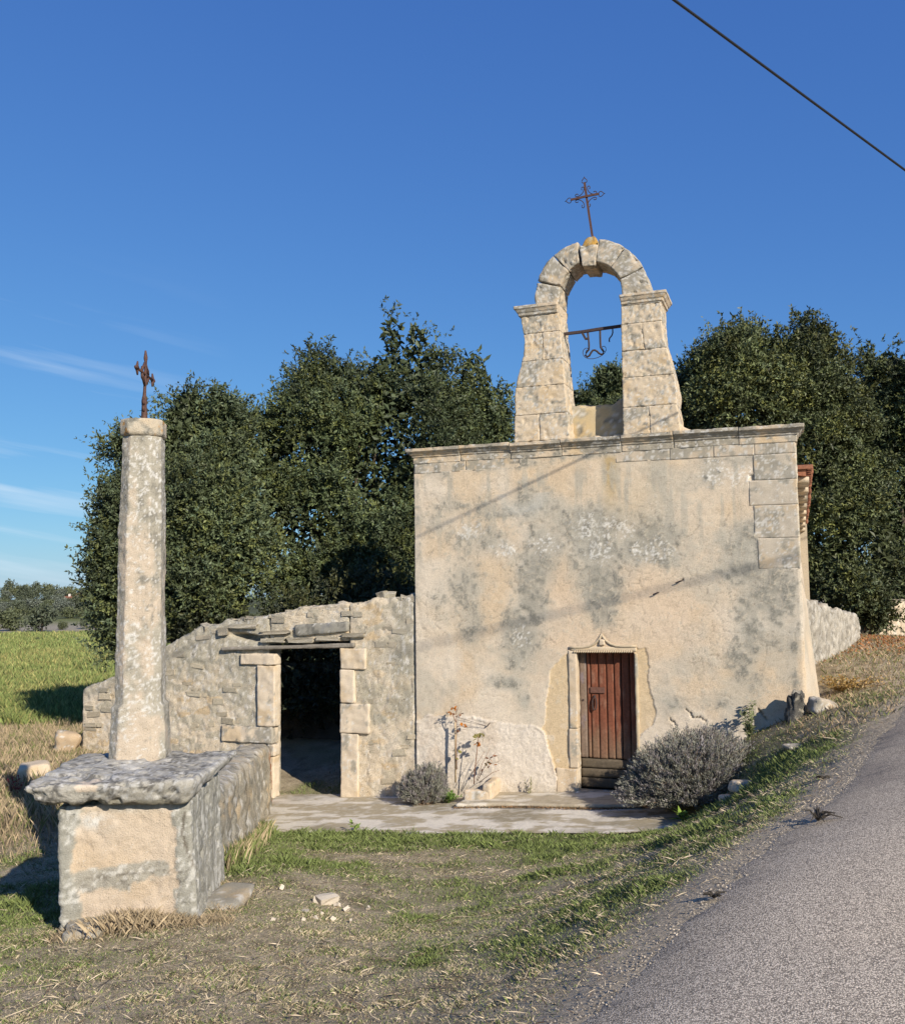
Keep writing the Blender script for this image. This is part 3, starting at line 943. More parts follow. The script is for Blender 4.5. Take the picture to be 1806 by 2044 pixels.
# the frieze and the quoins: big flush blocks
for i, (a, b) in enumerate([(0.01, 0.95), (0.951, 1.9), (3.5, 4.35), (4.351, 5.02), (5.021, 5.62), (5.621, 6.215)]):
    block('frieze_stone', boxmap((a, -0.003, 5.49)), (b - a, 0.05, 0.185), 0.022, M['stone'], chapel, 0.0015, 0.006, 7, stone_col(0.15, -0.05, 0, 0.10, 150 + i * 5, np.array([0.565, 0.47, 0.345])), 150 + i)
for i, (a, z0, z1) in enumerate([(5.60, 5.10, 5.488), (5.52, 4.715, 5.10), (5.58, 4.215, 4.715), (5.62, 3.75, 4.215)]):
    block('quoin', boxmap((a, -0.002, z0)), (6.218 - a, 0.05, z1 - z0 - 0.0006), 0.022, M['stone'], chapel, 0.0015, 0.006, 7, stone_col(0.16, -0.12, 0, 0.10, 170 + i * 5, np.array([0.52, 0.45, 0.345]), 1.5), 170 + i)

# belfry: two shaped piers, capitals and an arch
def outline(pts):
    p = sorted(pts, key=lambda q: q[1])
    zz = np.array([q[1] for q in p]); uu = np.array([q[0] for q in p])
    return lambda z: np.interp(z, zz, uu)
LOUT = outline([(1.975, 8.06), (1.975, 7.95), (2.01, 7.75), (2.025, 7.6), (2.0, 7.4), (1.965, 7.25), (1.90, 7.03), (1.855, 6.84), (1.83, 6.6), (1.84, 6.4), (1.82, 6.3), (1.817, 5.9)])
LIN = outline([(2.61, 8.2), (2.64, 7.7), (2.665, 7.3), (2.70, 6.8), (2.73, 6.4), (2.755, 5.9)])
RIN = outline([(3.655, 8.06), (3.642, 7.45), (3.64, 6.7), (3.628, 5.9)])
ROUT = outline([(4.29, 8.06), (4.292, 7.68), (4.315, 7.45), (4.36, 7.28), (4.42, 7.0), (4.475, 6.75), (4.50, 6.55), (4.48, 6.38), (4.515, 6.2), (4.52, 6.05), (4.54, 5.9)])
ZT = 5.925
TH = 0.64
def pier(out_l, out_r, joints, splits, seed, offs):
    core = block('belfry_pier', lambda P: np.stack([out_l(P[:, 2] + ZT) + 0.02 + (P[:, 0] / 0.8) * (out_r(P[:, 2] + ZT) - out_l(P[:, 2] + ZT) - 0.04), 0.02 + P[:, 1], P[:, 2] + ZT], -1),
                 (0.8, TH - 0.04, 8.05 - ZT), 0.06, M['stone'], chapel, 0.01, 0.003, colf=lambda P, n: np.tile(np.array([0.48, 0.40, 0.29]), (len(P), 1)))
    k = 0
    for i in range(len(joints) - 1):
        z0, z1 = joints[i] + 0.0003, joints[i + 1] - 0.0003
        ss = [0.0] + splits.get(i, []) + [1.0]
        for j in range(len(ss) - 1):
            a, b = ss[j], ss[j + 1]
            wdt = (b - a) * 0.8
            o = offs[(k * 3 + i) % len(offs)]
            def f(P, a=a, b=b, wdt=wdt, z0=z0, o=o):
                z = P[:, 2] + z0
                l, r_ = out_l(z), out_r(z)
                s = a + (b - a) * P[:, 0] / wdt
                g = np.where(a > 0, 0.0006, 0) * (1 - P[:, 0] / wdt) - np.where(b < 1, 0.0006, 0) * (P[:, 0] / wdt)
                return np.stack([l + (r_ - l) * s + g, P[:, 1] - o, z], -1)
            lk = stone_col(0.0 + 0.14 * (z0 > 7.0), -0.16 + 0.10 * (z0 > 7.3), 0.3, 0.10 + 0.06 * (z0 > 7), seed + k * 5, np.array([0.60, 0.49, 0.345]), 1.5)
            block('stone_block', f, (wdt, TH + 0.01, z1 - z0), 0.022, M['stone'], core, 0.0015, 0.005, 10, lk, seed + k,
                  dispf=lambda P, n: -0.014 * sstep(0.5, 0.8, fbm(P, 11, 3, seed + 77)) - 0.010 * sstep(0.4, 0.6, fbm(P, 24, 2, seed + 78)))
            k += 1
    return core
pier(LOUT, LIN, [ZT, 6.372, 6.846, 7.28, 7.745, 8.045], {0: [0.47], 3: [0.50]}, 200, [0.0, 0.001, -0.001, 0.0005])
pier(RIN, ROUT, [ZT, 6.372, 6.855, 7.293, 7.733, 8.035], {0: [0.48], 3: [0.52]}, 240, [0.001, -0.0005, 0.001, 0.0])
# side scroll at the right foot of the bellcote, running out onto the cornice
block('scroll_foot', quadmap([(4.50, 0.08, 5.91), (4.86, 0.12, 5.91), (4.86, 0.5, 5.91), (4.50, 0.55, 5.91), (4.50, 0.08, 6.09), (4.60, 0.12, 5.985), (4.60, 0.5, 5.985), (4.50, 0.55, 6.09)], (0.36, 0.45, 0.18)),
      (0.36, 0.45, 0.18), 0.04, M['stone'], chapel, 0.02, 0.008, 8, stone_col(0.15, 0, 0.2, 0.1, 281))
CAP = [(8.03, 0.006), (8.055, 0.012), (8.062, 0.035), (8.105, 0.040), (8.112, 0.055), (8.165, 0.085), (8.172, 0.10), (8.24, 0.105)]
def cap_map(l, r_, zb, el, er):
    zs_, es_ = np.array(CAP).T
    def f(P):
        z = P[:, 2] + zb
        e = np.interp(z, zs_, es_)
        s = P[:, 0] / (r_ - l)
        return np.stack([l - el * e + (r_ - l + el * e + er * e) * s, -e * 0.8 + P[:, 1] / TH * (TH + 1.6 * e), z], -1)
    return f
block('capital', cap_map(1.965, 2.61, 8.045, 1.0, 0.03), (0.645, TH, 0.175), (0.018, 0.03, 0.006), M['stone'], chapel, 0.004, 0.006, 9, stone_col(0.10, 0.0, 0.35, 0.10, 291), 291)
block('capital', cap_map(3.66, 4.285, 8.035, 0.25, 1.0), (0.625, TH, 0.175), (0.018, 0.03, 0.006), M['stone'], chapel, 0.004, 0.006, 9, stone_col(0.10, 0.0, 0.35, 0.10, 296), 296)

ARCH = [((2.235, 8.222), (2.612, 8.222), (2.262, 8.60), (2.655, 8.49), .03, .0, 0.0),
        ((2.275, 8.635), (2.660, 8.50), (2.548, 9.022), (2.800, 8.728), .035, .012, 0.012),
        ((2.556, 9.03), (2.808, 8.735), (2.972, 9.215), (2.982, 8.852), .03, .02, -0.004),
        ((3.000, 9.125), (3.030, 8.775), (3.305, 9.115), (3.252, 8.765), .0, .0, 0.022),
        ((3.318, 9.20), (3.264, 8.835), (3.735, 9.008), (3.498, 8.705), .035, .02, 0.004),
        ((3.742, 9.0), (3.505, 8.698), (4.02, 8.65), (3.640, 8.50), .03, .015, 0.0),
        ((4.024, 8.64), (3.643, 8.49), (4.142, 8.212), (3.668, 8.212), .012, .01, -0.006)]
arch_core = None
for i, (o0, i0, o1, i1, so, si, pr) in enumerate(ARCH):
    o0, i0, o1, i1 = map(np.array, (o0, i0, o1, i1))
    ctr = np.array([3.17, 8.15])
    wd = float(np.linalg.norm((o0 + i0) / 2 - (o1 + i1) / 2))
    ht = float(np.linalg.norm((o0 + o1) / 2 - (i0 + i1) / 2))
    def f(P, o0=o0, i0=i0, o1=o1, i1=i1, wd=wd, ht=ht, so=so, si=si, pr=pr):
        s = (P[:, 0] / wd)[:, None]; t = (P[:, 2] / ht)[:, None]
        bow = 4 * s * (1 - s)
        mo = (o0 + o1) / 2 - ctr; mo /= np.linalg.norm(mo)
        mi = (i0 + i1) / 2 - ctr; mi /= np.linalg.norm(mi)
        o = o0 + (o1 - o0) * s + mo * so * bow
        q = i0 + (i1 - i0) * s + mi * si * bow
        uv = q + (o - q) * t
        return np.stack([uv[:, 0], P[:, 1] - pr, uv[:, 1]], -1)
    par = arch_core or chapel
    b = block('voussoir' if arch_core else 'belfry_arch', f, (wd, TH - 0.02, ht), 0.024, M['stone'], par, 0.007, 0.011, 9, stone_col(0.36, 0.05, 0.35, 0.20, 300 + i * 6, np.array([0.55, 0.455, 0.33]), 1.6), 300 + i,
              dispf=lambda P, n: -0.03 * sstep(0.4, 0.8, fbm(P, 10, 3, 333)))
    if arch_core is None:
        arch_core = b
block('keystone_cap', quadmap([(3.0, 0.0, 9.10), (3.31, 0.0, 9.10), (3.31, 0.5, 9.10), (3.0, 0.5, 9.10), (3.09, 0.12, 9.315), (3.23, 0.12, 9.315), (3.23, 0.42, 9.315), (3.09, 0.42, 9.315)], (0.3, 0.5, 0.2)),
      (0.3, 0.5, 0.2), 0.03, M['stone'], arch_core, 0.05, 0.02, 7,
      lambda P, n: mixc(mixc(np.tile(np.array([0.42, 0.24, 0.055]), (len(P), 1)), (0.42, 0.36, 0.22), sstep(0, 0.5, fbm(P, 12, 3, 341))), (0.13, 0.12, 0.09), sstep(0.2, 0.6, fbm(P, 17, 3, 342)) * 0.8))
for k in range(9):   # loose rubble on the ledge between the piers
    uu = 2.85 + k * 0.085 + random.uniform(-.02, .02)
    s_ = random.uniform(0.05, 0.11)
    block('ledge_rubble', boxmap((uu, 0.05 + random.uniform(0, .25), 5.905)), (s_ * 1.4, s_ * 1.2, s_ * 0.7), s_ / 2.2, M['stone'], chapel, 0.03, 0.012, 14, stone_col(0.1, 0, .2, .1, 350 + k), 350 + k)

def step_col(P, n):
    c = np.tile(np.array([0.40, 0.34, 0.24]), (len(P), 1))
    c = mixc(c, (0.62, 0.57, 0.47), sstep(0.0, 0.25, fbm(P * np.array([1, 2.2, 1]), 3, 4, 467)) * 0.8)
    return mixc(c, (0.24, 0.20, 0.13), sstep(0.2, 0.6, fbm(P, 9, 3, 468)) * 0.5)
block('doorstep', lambda P: np.stack([1.0 + P[:, 0], -0.86 + P[:, 1] + 0.05 * np.sin(P[:, 0] * 2.1), 0.01 + P[:, 2] + 0.07 * (1.0 + P[:, 0])], -1), (2.9, 0.90, 0.055), (0.04, 0.04, 0.03), M['paving'], chapel, 0.02, 0.008, 5, step_col, 466)
# ---- door
def vc_wood(base, seed, wear=(0.33, 0.27, 0.21), wamt=0.5, grain=(1, 1, 0.06)):
    def f(P, n):
        q = P * np.array(grain)
        g = fbm(q, 60, 3, seed); w_ = fbm(P * np.array([1, 1, 0.35]), 14, 4, seed + 4)
        c = np.tile(np.array(base), (len(P), 1)) * (1 + 0.20 * g[:, None])
        return mixc(c, wear, sstep(0.25, 0.6, w_ * 0.7 + g * 0.3) * wamt)
    return f
REC = 0.205
door = block('door', boxmap((2.785, REC - 0.015, 0.765)), (0.115, 0.06, 1.70), 0.03, M['wood'], chapel, 0.006, 0.002, 8, vc_wood((0.185, 0.135, 0.10), 401, (0.20, 0.17, 0.20), 0.7))
pl = [2.903, 2.965, 3.092, 3.224, 3.345, 3.470, 3.600, 3.70]
for i in range(7):
    a, b = pl[i] + 0.004, pl[i + 1] - 0.004
    yo = REC + random.uniform(-0.004, 0.005)
    block('plank', boxmap((a, yo, 0.762 + random.uniform(-.006, .006))), (b - a, 0.04, 1.70), 0.028, M['wood'], door, 0.007, 0.002, 9,
          lambda P, n, i=i: mixc(vc_wood((0.175, 0.062, 0.034), 405 + i * 3, (0.30, 0.19, 0.13), 0.35)(P, n), (0.20, 0.15, 0.095), sstep(1.35, 0.85, P[:, 2] + 0.22 * fbm(P * np.array([1, 1, .4]), 6, 3, 440 + i)) * 0.62))
mb = MB()
mb.box((2.965, REC - 0.022, 1.80), (3.200, REC - 0.005, 1.89), (0.14, 0.07, 0.05))
mb.build('latch_plate', M['wood'], door)
mb = MB()
mb.tube([(3.03 + 0.035 * math.sin(t), REC - 0.035 - 0.012 * math.cos(t), 1.63 - 0.10 * math.cos(t)) for t in np.linspace(0, 2 * math.pi, 21)], 0.011, 6)
mb.tube([(3.03, REC - 0.03, 1.74), (3.03, REC + 0.01, 1.745)], 0.02, 8)
mb.build('handle', M['darkiron'], door, True)
mb = MB()
mb.tube([(2.845, REC - 0.028, 1.68), (2.845, REC - 0.012, 1.68)], 0.016, 8, (0.02, 0.018, 0.015))
mb.build('keyhole', M['darkiron'], door)
bz = [0.30, 0.455, 0.60, 0.755]
for i in range(3):
    block('threshold_board', boxmap((2.785, REC - 0.03 + 0.012 * i, bz[i] + 0.006)), (0.925, 0.07, bz[i + 1] - bz[i] - 0.012), 0.04, M['wood'], chapel, 0.01, 0.003, 8, vc_wood((0.105, 0.083, 0.056), 450 + i, (0.17, 0.14, 0.095), 0.5, (0.08, 1, 1)), 450 + i)
mb = MB()
mb.box((2.70, 0.245, 0.1), (3.80, 0.30, 2.6), (0.02, 0.017, 0.015))
mb.build('door_backing', M['wood'], chapel)
block('doorstep', boxmap((2.72, -0.10, 0.14)), (1.06, 0.36, 0.13), 0.05, M['stone'], chapel, 0.025, 0.010, 6, stone_col(0.25, 0, 0.0, 0.05, 461))
# jamb stones: proud of the plaster, chamfered into the opening
for i, (a, b, z0, z1) in enumerate([(2.655, 2.792, 1.25, 2.485), (2.640, 2.788, 0.625, 1.245), (2.42, 2.772, 0.12, 0.615)]):
    block('jamb_stone', boxmap((a, -0.006, z0)), (b - a, 0.20, z1 - z0 - 0.003), 0.022, M['stone'], chapel, 0.007, 0.008, 7, stone_col(-0.35, -0.3, 0, -0.05, 470 + i * 4, np.array([0.585, 0.475, 0.335])), 470 + i)
for i, (z0, z1) in enumerate([(0.9, 2.46), (0.2, 0.895)]):
    block('jamb_stone', boxmap((3.712, -0.010, z0)), (0.055, 0.20, z1 - z0 - 0.006), 0.03, M['stone'], chapel, 0.012, 0.005, 7, stone_col(0.1, -0.1, 0, 0.0, 485 + i * 4, np.array([0.52, 0.42, 0.27])), 485 + i)
# ogee hood over the door
hood = block('door_hood', boxmap((2.70, -0.012, 2.487)), (1.05, 0.10, 0.065), 0.02, M['stone'], chapel, 0.01, 0.004, 8, stone_col(-0.4, -0.3, 0, -.2, 490, np.array([0.62, 0.50, 0.34])))
mb = MB()
hp = [(2.672, 2.528), (2.78, 2.535), (2.90, 2.540), (3.0, 2.558), (3.08, 2.595), (3.145, 2.645), (3.185, 2.70), (3.208, 2.755), (3.232, 2.70), (3.275, 2.648), (3.34, 2.60), (3.43, 2.568), (3.55, 2.562), (3.66, 2.565), (3.75, 2.568)]
mb.tube([(u, -0.010, z) for u, z in hp], 0.03, 6, (0.55, 0.445, 0.30), flat=(0.038, 0.020), up=(0, 1, 0.01))
mb.build('ogee_moulding', M['stone'], hood, True)
block('carved_boss', boxmap((3.165, -0.040, 2.575)), (0.095, 0.05, 0.10), 0.02, M['stone'], hood, 0.025, 0.010, 20, stone_col(-0.3, -.3, 0, -.2, 494, np.array([0.62, 0.50, 0.35])))
bv, bf = [], []
for i in range(5):
    a = math.pi * i / 4
    for j in range(6):
        b = 2 * math.pi * j / 6
        bv.append((0.017 * math.sin(a) * math.cos(b), 0.022 * math.sin(a) * math.sin(b), 0.024 * math.cos(a)))
for i in range(4):
    for j in range(6):
        bf.append((i * 6 + j, i * 6 + (j + 1) % 6, i * 6 + 6 + (j + 1) % 6, i * 6 + 6 + j))
bead_me = mesh('bead', bv, bf, M['stone'], np.tile(np.array([0.60, 0.48, 0.32]), (len(bv), 1)))
for i in range(26):
    link('bead', bead_me, hood, (2.765 + i * 0.0362, -0.020, 2.470 + 0.0005 * i), (0, R(25), 0))
for (x, y) in ((1357, 1160), (1312, 1183)):
    u, z = CH.hit(x, y)
    mb = MB()
    mb.tube([(u - 0.07, -0.035, z - 0.03), (u, -0.05, z), (u + 0.03, 0.05, z + 0.012)], 0.010, 5)
    mb.build('iron_spike', M['darkiron'], chapel)

hk = CH.hit(978, 1446)
mb = MB()
mb.tube([(hk[0] - 0.05, 0.02, hk[1] - 0.03), (hk[0] - 0.03, -0.07, hk[1] - 0.02), (hk[0] + 0.03, -0.10, hk[1] + 0.04)], 0.008, 5)
for q in ((908, 1430), (912, 1437)):
    u_, z_ = CH.hit(*q, -0.15)
    mb.tube([(u_, -0.15, z_), (hk[0] - 0.03, -0.07, hk[1] - 0.02)], 0.003, 4)
mb.build('wall_hook', M['darkiron'], chapel)

# ------------------------------------------------------------------ iron cross and bell hanger on the bellcote
def heart(c, d, s, w_=0.010):
    """Spade-shaped finial loop: c its root, d the pointing direction (u, z)."""
    d = np.array(d, float); d /= np.linalg.norm(d)
    p = np.array([-d[1], d[0]])
    prof = [(0.0, 0.0), (-0.06, 0.25), (0.02, 0.48), (0.25, 0.56), (0.5, 0.50), (0.75, 0.28), (0.95, 0.09), (1.25, 0.0), (0.95, -0.09), (0.75, -0.28), (0.5, -0.50), (0.25, -0.56), (0.02, -0.48), (-0.06, -0.25), (0.0, 0.0)]
    mb = MB()
    mb.tube([(c[0] + s * (a * d[0] + b * p[0]), 0, c[1] + s * (a * d[1] + b * p[1])) for a, b in prof], w_ * 0.7, 5)
    return mb
b0 = CH.w(3.17, 0.30, 9.30)
cross = empty('iron_cross', b0, CH.yaw)
tag(cross, 'rusty wrought iron cross with heart finials on top of the stone bell arch', 'cross')
def cl(p):
    return (p[0] - 3.17, 0.0, p[1] - 9.30)
mb = MB(); mb.tube([cl((3.17, 9.26)), cl((3.11, 9.75)), cl((3.043, 10.335))], 0.02, flat=(0.036, 0.022), up=(0, 1, 0)); mb.build('upright', M['iron'], cross)
mb = MB(); mb.tube([(p[0], -0.018, p[2]) for p in (cl((2.805, 10.062)), cl((3.06, 10.082)), cl((3.29, 10.092)))], 0.02, flat=(0.036, 0.018), up=(0, 1, 0)); mb.build('crossbar', M['iron'], cross)
for c_, d in (((3.043, 10.335), (-0.03, 1)), ((2.80, 10.062), (-1, -0.02)), ((3.288, 10.092), (1, -0.02))):
    q = cl(c_)
    heart((q[0], q[2]), d, 0.080).build('finial', M['darkiron'], cross, True)
for sx in (-1, 1):
    for sz in (-1, 1):
        mb = MB()
        cx_, cz_ = cl((3.062, 10.08))[0], cl((3.062, 10.08))[2]
        arc = []
        for t in np.linspace(0, 1, 13):
            a = t * math.pi / 2
            arc.append((0.15 - 0.125 * math.sin(a), 0.15 - 0.125 * math.cos(a)))
        curl0 = [(0.15 + 0.028 * math.sin(a), 0.025 + 0.022 - 0.022 * math.cos(a)) for a in np.linspace(4.2, 0.2, 9)]
        curl1 = [(b, a) for a, b in curl0[::-1]]
        pts = curl0 + arc + curl1
        mb.tube([(cx_ + sx * (a + 0.004), 0.0, cz_ + sz * (b + 0.004)) for a, b in pts], 0.0075, 5)
        mb.build('scroll', M['darkiron'], cross, True)

hb = CH.w(2.66, 0.3, 7.76)
hang = empty('bell_hanger', hb, CH.yaw)
tag(hang, 'rusty iron bar and scrolled yoke for a missing bell between the belfry piers', 'bell hanger')
def hl(u, z, n=0.0):
    return (u - 2.66, n, z - 7.76)
mb = MB(); mb.tube([hl(2.60, 7.762), hl(2.95, 7.768), hl(3.25, 7.785), hl(3.70, 7.80)], 0.02, flat=(0.045, 0.05), up=(0, 1, 0)); mb.build('bar', M['darkiron'], hang)
mb = MB()
rod = [(3.037, 7.76), (3.048, 7.65), (3.055, 7.53), (3.05, 7.455), (3.005, 7.41), (2.99, 7.365), (3.02, 7.335), (3.055, 7.35), (3.085, 7.40), (3.115, 7.435), (3.15, 7.437), (3.185, 7.415), (3.215, 7.38), (3.25, 7.355), (3.285, 7.36), (3.298, 7.395), (3.275, 7.43), (3.25, 7.47), (3.246, 7.55), (3.246, 7.65), (3.247, 7.77)]
mb.tube([hl(*p) for p in rod], 0.017, 7); mb.build('yoke', M['darkiron'], hang, True)
mb = MB()
thin = [(3.02, 7.44), (3.0, 7.455), (3.005, 7.478), (3.03, 7.475), (3.035, 7.49)]
thin = [(3.005, 7.455), (3.015, 7.44), (3.035, 7.445), (3.038, 7.468), (3.02, 7.485), (2.99, 7.482), (2.958, 7.455), (2.945, 7.41), (2.958, 7.365), (2.99, 7.325), (3.05, 7.298), (3.12, 7.292), (3.20, 7.305), (3.27, 7.335), (3.315, 7.375), (3.338, 7.42), (3.335, 7.46), (3.31, 7.487), (3.28, 7.485), (3.265, 7.465), (3.272, 7.445), (3.29, 7.445)]
mb.tube([hl(*p) for p in thin], 0.006, 5); mb.build('scroll', M['darkiron'], hang, True)
mb = MB(); mb.tube([hl(3.455, 7.78), hl(3.456, 7.70), hl(3.44, 7.655), hl(3.40, 7.61), hl(3.393, 7.57), hl(3.40, 7.55)], 0.011, 6); mb.build('hook', M['darkiron'], hang, True)
mb = MB(); mb.tube([hl(2.94, 7.76), hl(3.0, 7.64), hl(3.04, 7.645)], 0.02, flat=(0.035, 0.05), up=(0, 1, 0)); mb.build('bracket', M['darkiron'], hang)

# ------------------------------------------------------------------ RUINED WALL with the open doorway
RU0 = -3.6
ruin = empty('ruined_wall', CH.w(RU0, 0, -0.1), CH.yaw)
tag(ruin, 'ruined rubble stone wall with an empty doorway left of the chapel', 'ruined wall')
def rl(P):
    return P - np.array([RU0, 0, -0.1])
top_px = [(160, 1400), (163, 1378), (200, 1362), (231, 1350), (233, 1335), (290, 1318), (330, 1292), (362, 1272), (400, 1250), (440, 1241), (500, 1234), (530, 1228), (566, 1224), (632, 1209), (700, 1203), (730, 1202), (752, 1190), (772, 1194), (800, 1192), (823, 1184)]
tp = [CH.hit(x, y, 0.05) for x, y in top_px]
TU = np.array([p[0] for p in tp]); TZ = np.array([p[1] for p in tp])
def top_of(u):
    return np.interp(u, TU, TZ) + 0.03 * noise2(np.asarray(u, float), np.zeros(len(np.atleast_1d(u))), 5, 3, 500)
def rub_disp(P, n):
    u, z = P[:, 0] + RU0, P[:, 2]
    wu, wz = u + 0.05 * noise2(u, z, 4, 3, 501), z + 0.03 * noise2(u, z, 5, 3, 502)
    d1, d2, _ = worley2(wu * 3.3, wz * 8.0, 503)
    face = np.clip(-n[:, 1], 0, 1)
    expo = sstep(-0.35, 0.35, noise2(u, z, 1.1, 3, 504) + 0.4 * sstep(1.4, 0.2, z) * (u > -1.6) + 0.5 * sstep(2.3, 2.7, z) * sstep(-4.2, -3.8, u))
    h = 0.016 * sstep(0.02, 0.09, d2 - d1) * expo * (0.6 + 0.6 * noise2(u, z, 2.5, 3, 507))
    hole = np.exp(-(((u + 3.36) / 0.30) ** 2 + ((z - 2.745 + 0.12 * (u + 3.36)) / 0.055) ** 2) ** 2)
    return face * (h - 0.30 * hole + 0.012 * noise2(u, z, 9, 3, 505)) + 0.03 * np.clip(n[:, 2], 0, 1) * noise2(u, z + P[:, 1] * 3, 7, 3, 506)
def rub_col(P, n):
    u, z = P[:, 0] + RU0, P[:, 2] - 0.1
    wu, wz = u + 0.05 * noise2(u, z, 4, 3, 501), z + 0.1 + 0.03 * noise2(u, z, 5, 3, 502)
    d1, d2, cid = worley2(wu * 3.3, wz * 8.0, 503)
    c = np.tile(np.array([0.55, 0.46, 0.33]), (len(P), 1))
    c = mixc(c, (0.37, 0.335, 0.25), sstep(0.3, 0.75, cid) * 0.8)
    c = mixc(c, (0.56, 0.40, 0.22), sstep(0.78, 0.9, cid) * 0.6)
    c = mixc(c, (0.60, 0.525, 0.41), np.maximum(sstep(0.12, 0.03, d2 - d1), sstep(-0.1, 0.4, noise2(u, z, 1.4, 4, 514))) * 0.62)
    lo = noise2(u, z, 0.9, 4, 511); md = noise2(u, z, 4, 4, 512); hi = noise2(u, z, 18, 3, 513)
    c = mixc(c, (0.31, 0.29, 0.225), sstep(-0.15, 0.55, lo + 0.5 * md + 0.35 * sstep(1.2, 2.4, z) - 0.35 * sstep(1.3, 0.4, z) * (u > -1.6)) * 0.75)
    c = mixc(c, (0.14, 0.135, 0.11), sstep(0.3, 0.8, hi * 0.6 + md * 0.5 + 0.45 * np.clip(n[:, 2], 0, 1)) * 0.75)
    c = mixc(c, (0.64, 0.60, 0.52), sstep(0.42, 0.62, hi * 0.8 + 0.2 * lo + 0.1) * 0.7)
    c = mixc(c, (0.58, 0.44, 0.27), sstep(0.9, 0.2, z) * (u > -1.6) * sstep(-0.3, 0.4, md) * 0.5)
    return c
def wall_seg(name, u0, u1, zb, n0, n1, res=0.021):
    du = u1 - u0
    def f(P):
        u = u0 + P[:, 0]
        t = top_of(u)
        b = zb if np.isscalar(zb) else np.interp(u, zb[0], zb[1])
        return rl(np.stack([u, n0 + P[:, 1], b + (t - b) * P[:, 2] / 2.4], -1))
    return block(name, f, (du, n1 - n0, 2.4), res, M['rubble'], ruin, 0.05, 0.008, 8, rub_col, 520, rub_disp)
wall_seg('wall', -7.12, -2.90, -0.25, 0.05, 0.50)
wall_seg('wall', -1.28, -0.02, -0.35, 0.04, 0.50)
wall_seg('wall', -2.895, -1.285, ([-3, -1.2], [2.53, 2.60]), 0.05, 0.48)
# loose stones set in the face
stone_pool = []
for k in range(10):
    P, F = unit_block((2, 2, 2))
    P = (P - 0.5)
    q = np.clip(P, -0.27, 0.27)
    P = q + (P - q) * 0.80
    P = P + np.random.default_rng(600 + k).normal(0, 0.045, P.shape)
    stone_pool.append((P, F))
def pool_mesh(name, mat, smooth=False):
    return [mesh(name, P, F, mat, None, smooth) for P, F in stone_pool]
rub_me = pool_mesh('stone', M['rubble_piece'])
cap_me = pool_mesh('stone', M['cap_piece'])
def in_face(u, z):
    """Where the face shows single stones rather than mortar and dressed blocks."""
    if z > float(top_of(np.array([u]))[0]) - 0.08 or z < 0.02 + 0.03 * (u > -2):
        return False
    if -3.5 < u < -0.85 and 0 < z < 2.52:
        if u < -2.6: return not (u > -3.18 or (z > 2.1 and u > -3.55) or 0.7 < z < 1.1) 
        if u < -1.35: return False
        if z > 2.05 or 0.95 < z < 1.56: return u > -0.84
        return u > -1.06
    if -2.36 < u < -1.24 and 2.62 < z < 2.97: return False
    if -3.9 < u < -1.1 and 2.36 < z < 2.56: return False
    if -3.75 < u < -2.98 and 2.60 < z < 2.80: return False
    return True
cnt = 0
z = 0.05
rs = random.Random(5)
while z < 3.4:
    h = rs.uniform(0.065, 0.13)
    u = -7.05 + rs.uniform(0, 0.2)
    while u < -0.08:
        wdt = rs.uniform(0.12, 0.34)
        uc, zc = u + wdt / 2, z + h / 2 + rs.uniform(-.02, .02)
        vis = (u > -5.2 and zc > 0.85) or u > -1.3 or (u < -6.1 and zc > 0.7)
        dens = 0.38 if (zc > 2.45 or (uc > -1.2 and zc < 1.5) or (-4.4 < uc < -3.1 and 1.0 < zc < 1.6)) else 0.14
        if vis and cnt < 285 and rs.random() < dens and in_face(uc, zc) and in_face(uc - wdt * .4, zc) and in_face(uc + wdt * .4, zc):
            p = rl(np.array([uc, 0.066 + rs.uniform(-0.004, 0.012), zc]))
            link('stone', rs.choice(cap_me if zc > 2.3 else rub_me), ruin, p, (rs.uniform(-.08, .08), rs.uniform(-.10, .10), rs.uniform(-.08, .08)), (wdt * 1.02, rs.uniform(0.07, 0.10), h * 0.95))
            cnt += 1
        u += wdt + 0.012
    z += h + 0.010
for k in range(58):     # capping stones along the broken top
    u = -5.3 + 5.25 * k / 57 + rs.uniform(-.04, .04)
    zt = float(top_of(np.array([u]))[0])
    s_ = rs.uniform(0.07, 0.15)
    link('stone', rs.choice(cap_me), ruin, rl(np.array([u, rs.uniform(0.08, 0.34), zt - 0.03 + rs.uniform(-.02, .02)])), (rs.uniform(-.25, .25), rs.uniform(-.3, .3), rs.uniform(-.6, .6)), (s_ * 1.2, s_, s_ * rs.uniform(0.45, 0.75)))
for uu, s_ in ((-0.70, 0.15), (-0.56, 0.17), (-6.25, 0.22)):
    zt = float(top_of(np.array([uu]))[0])
    link('stone', rs.choice(cap_me), ruin, rl(np.array([uu, 0.2, zt + 0.05])), (0.2, rs.uniform(-.3, .3), rs.uniform(-.5, .5)), (s_ * 1.2, s_, s_ * 0.8))
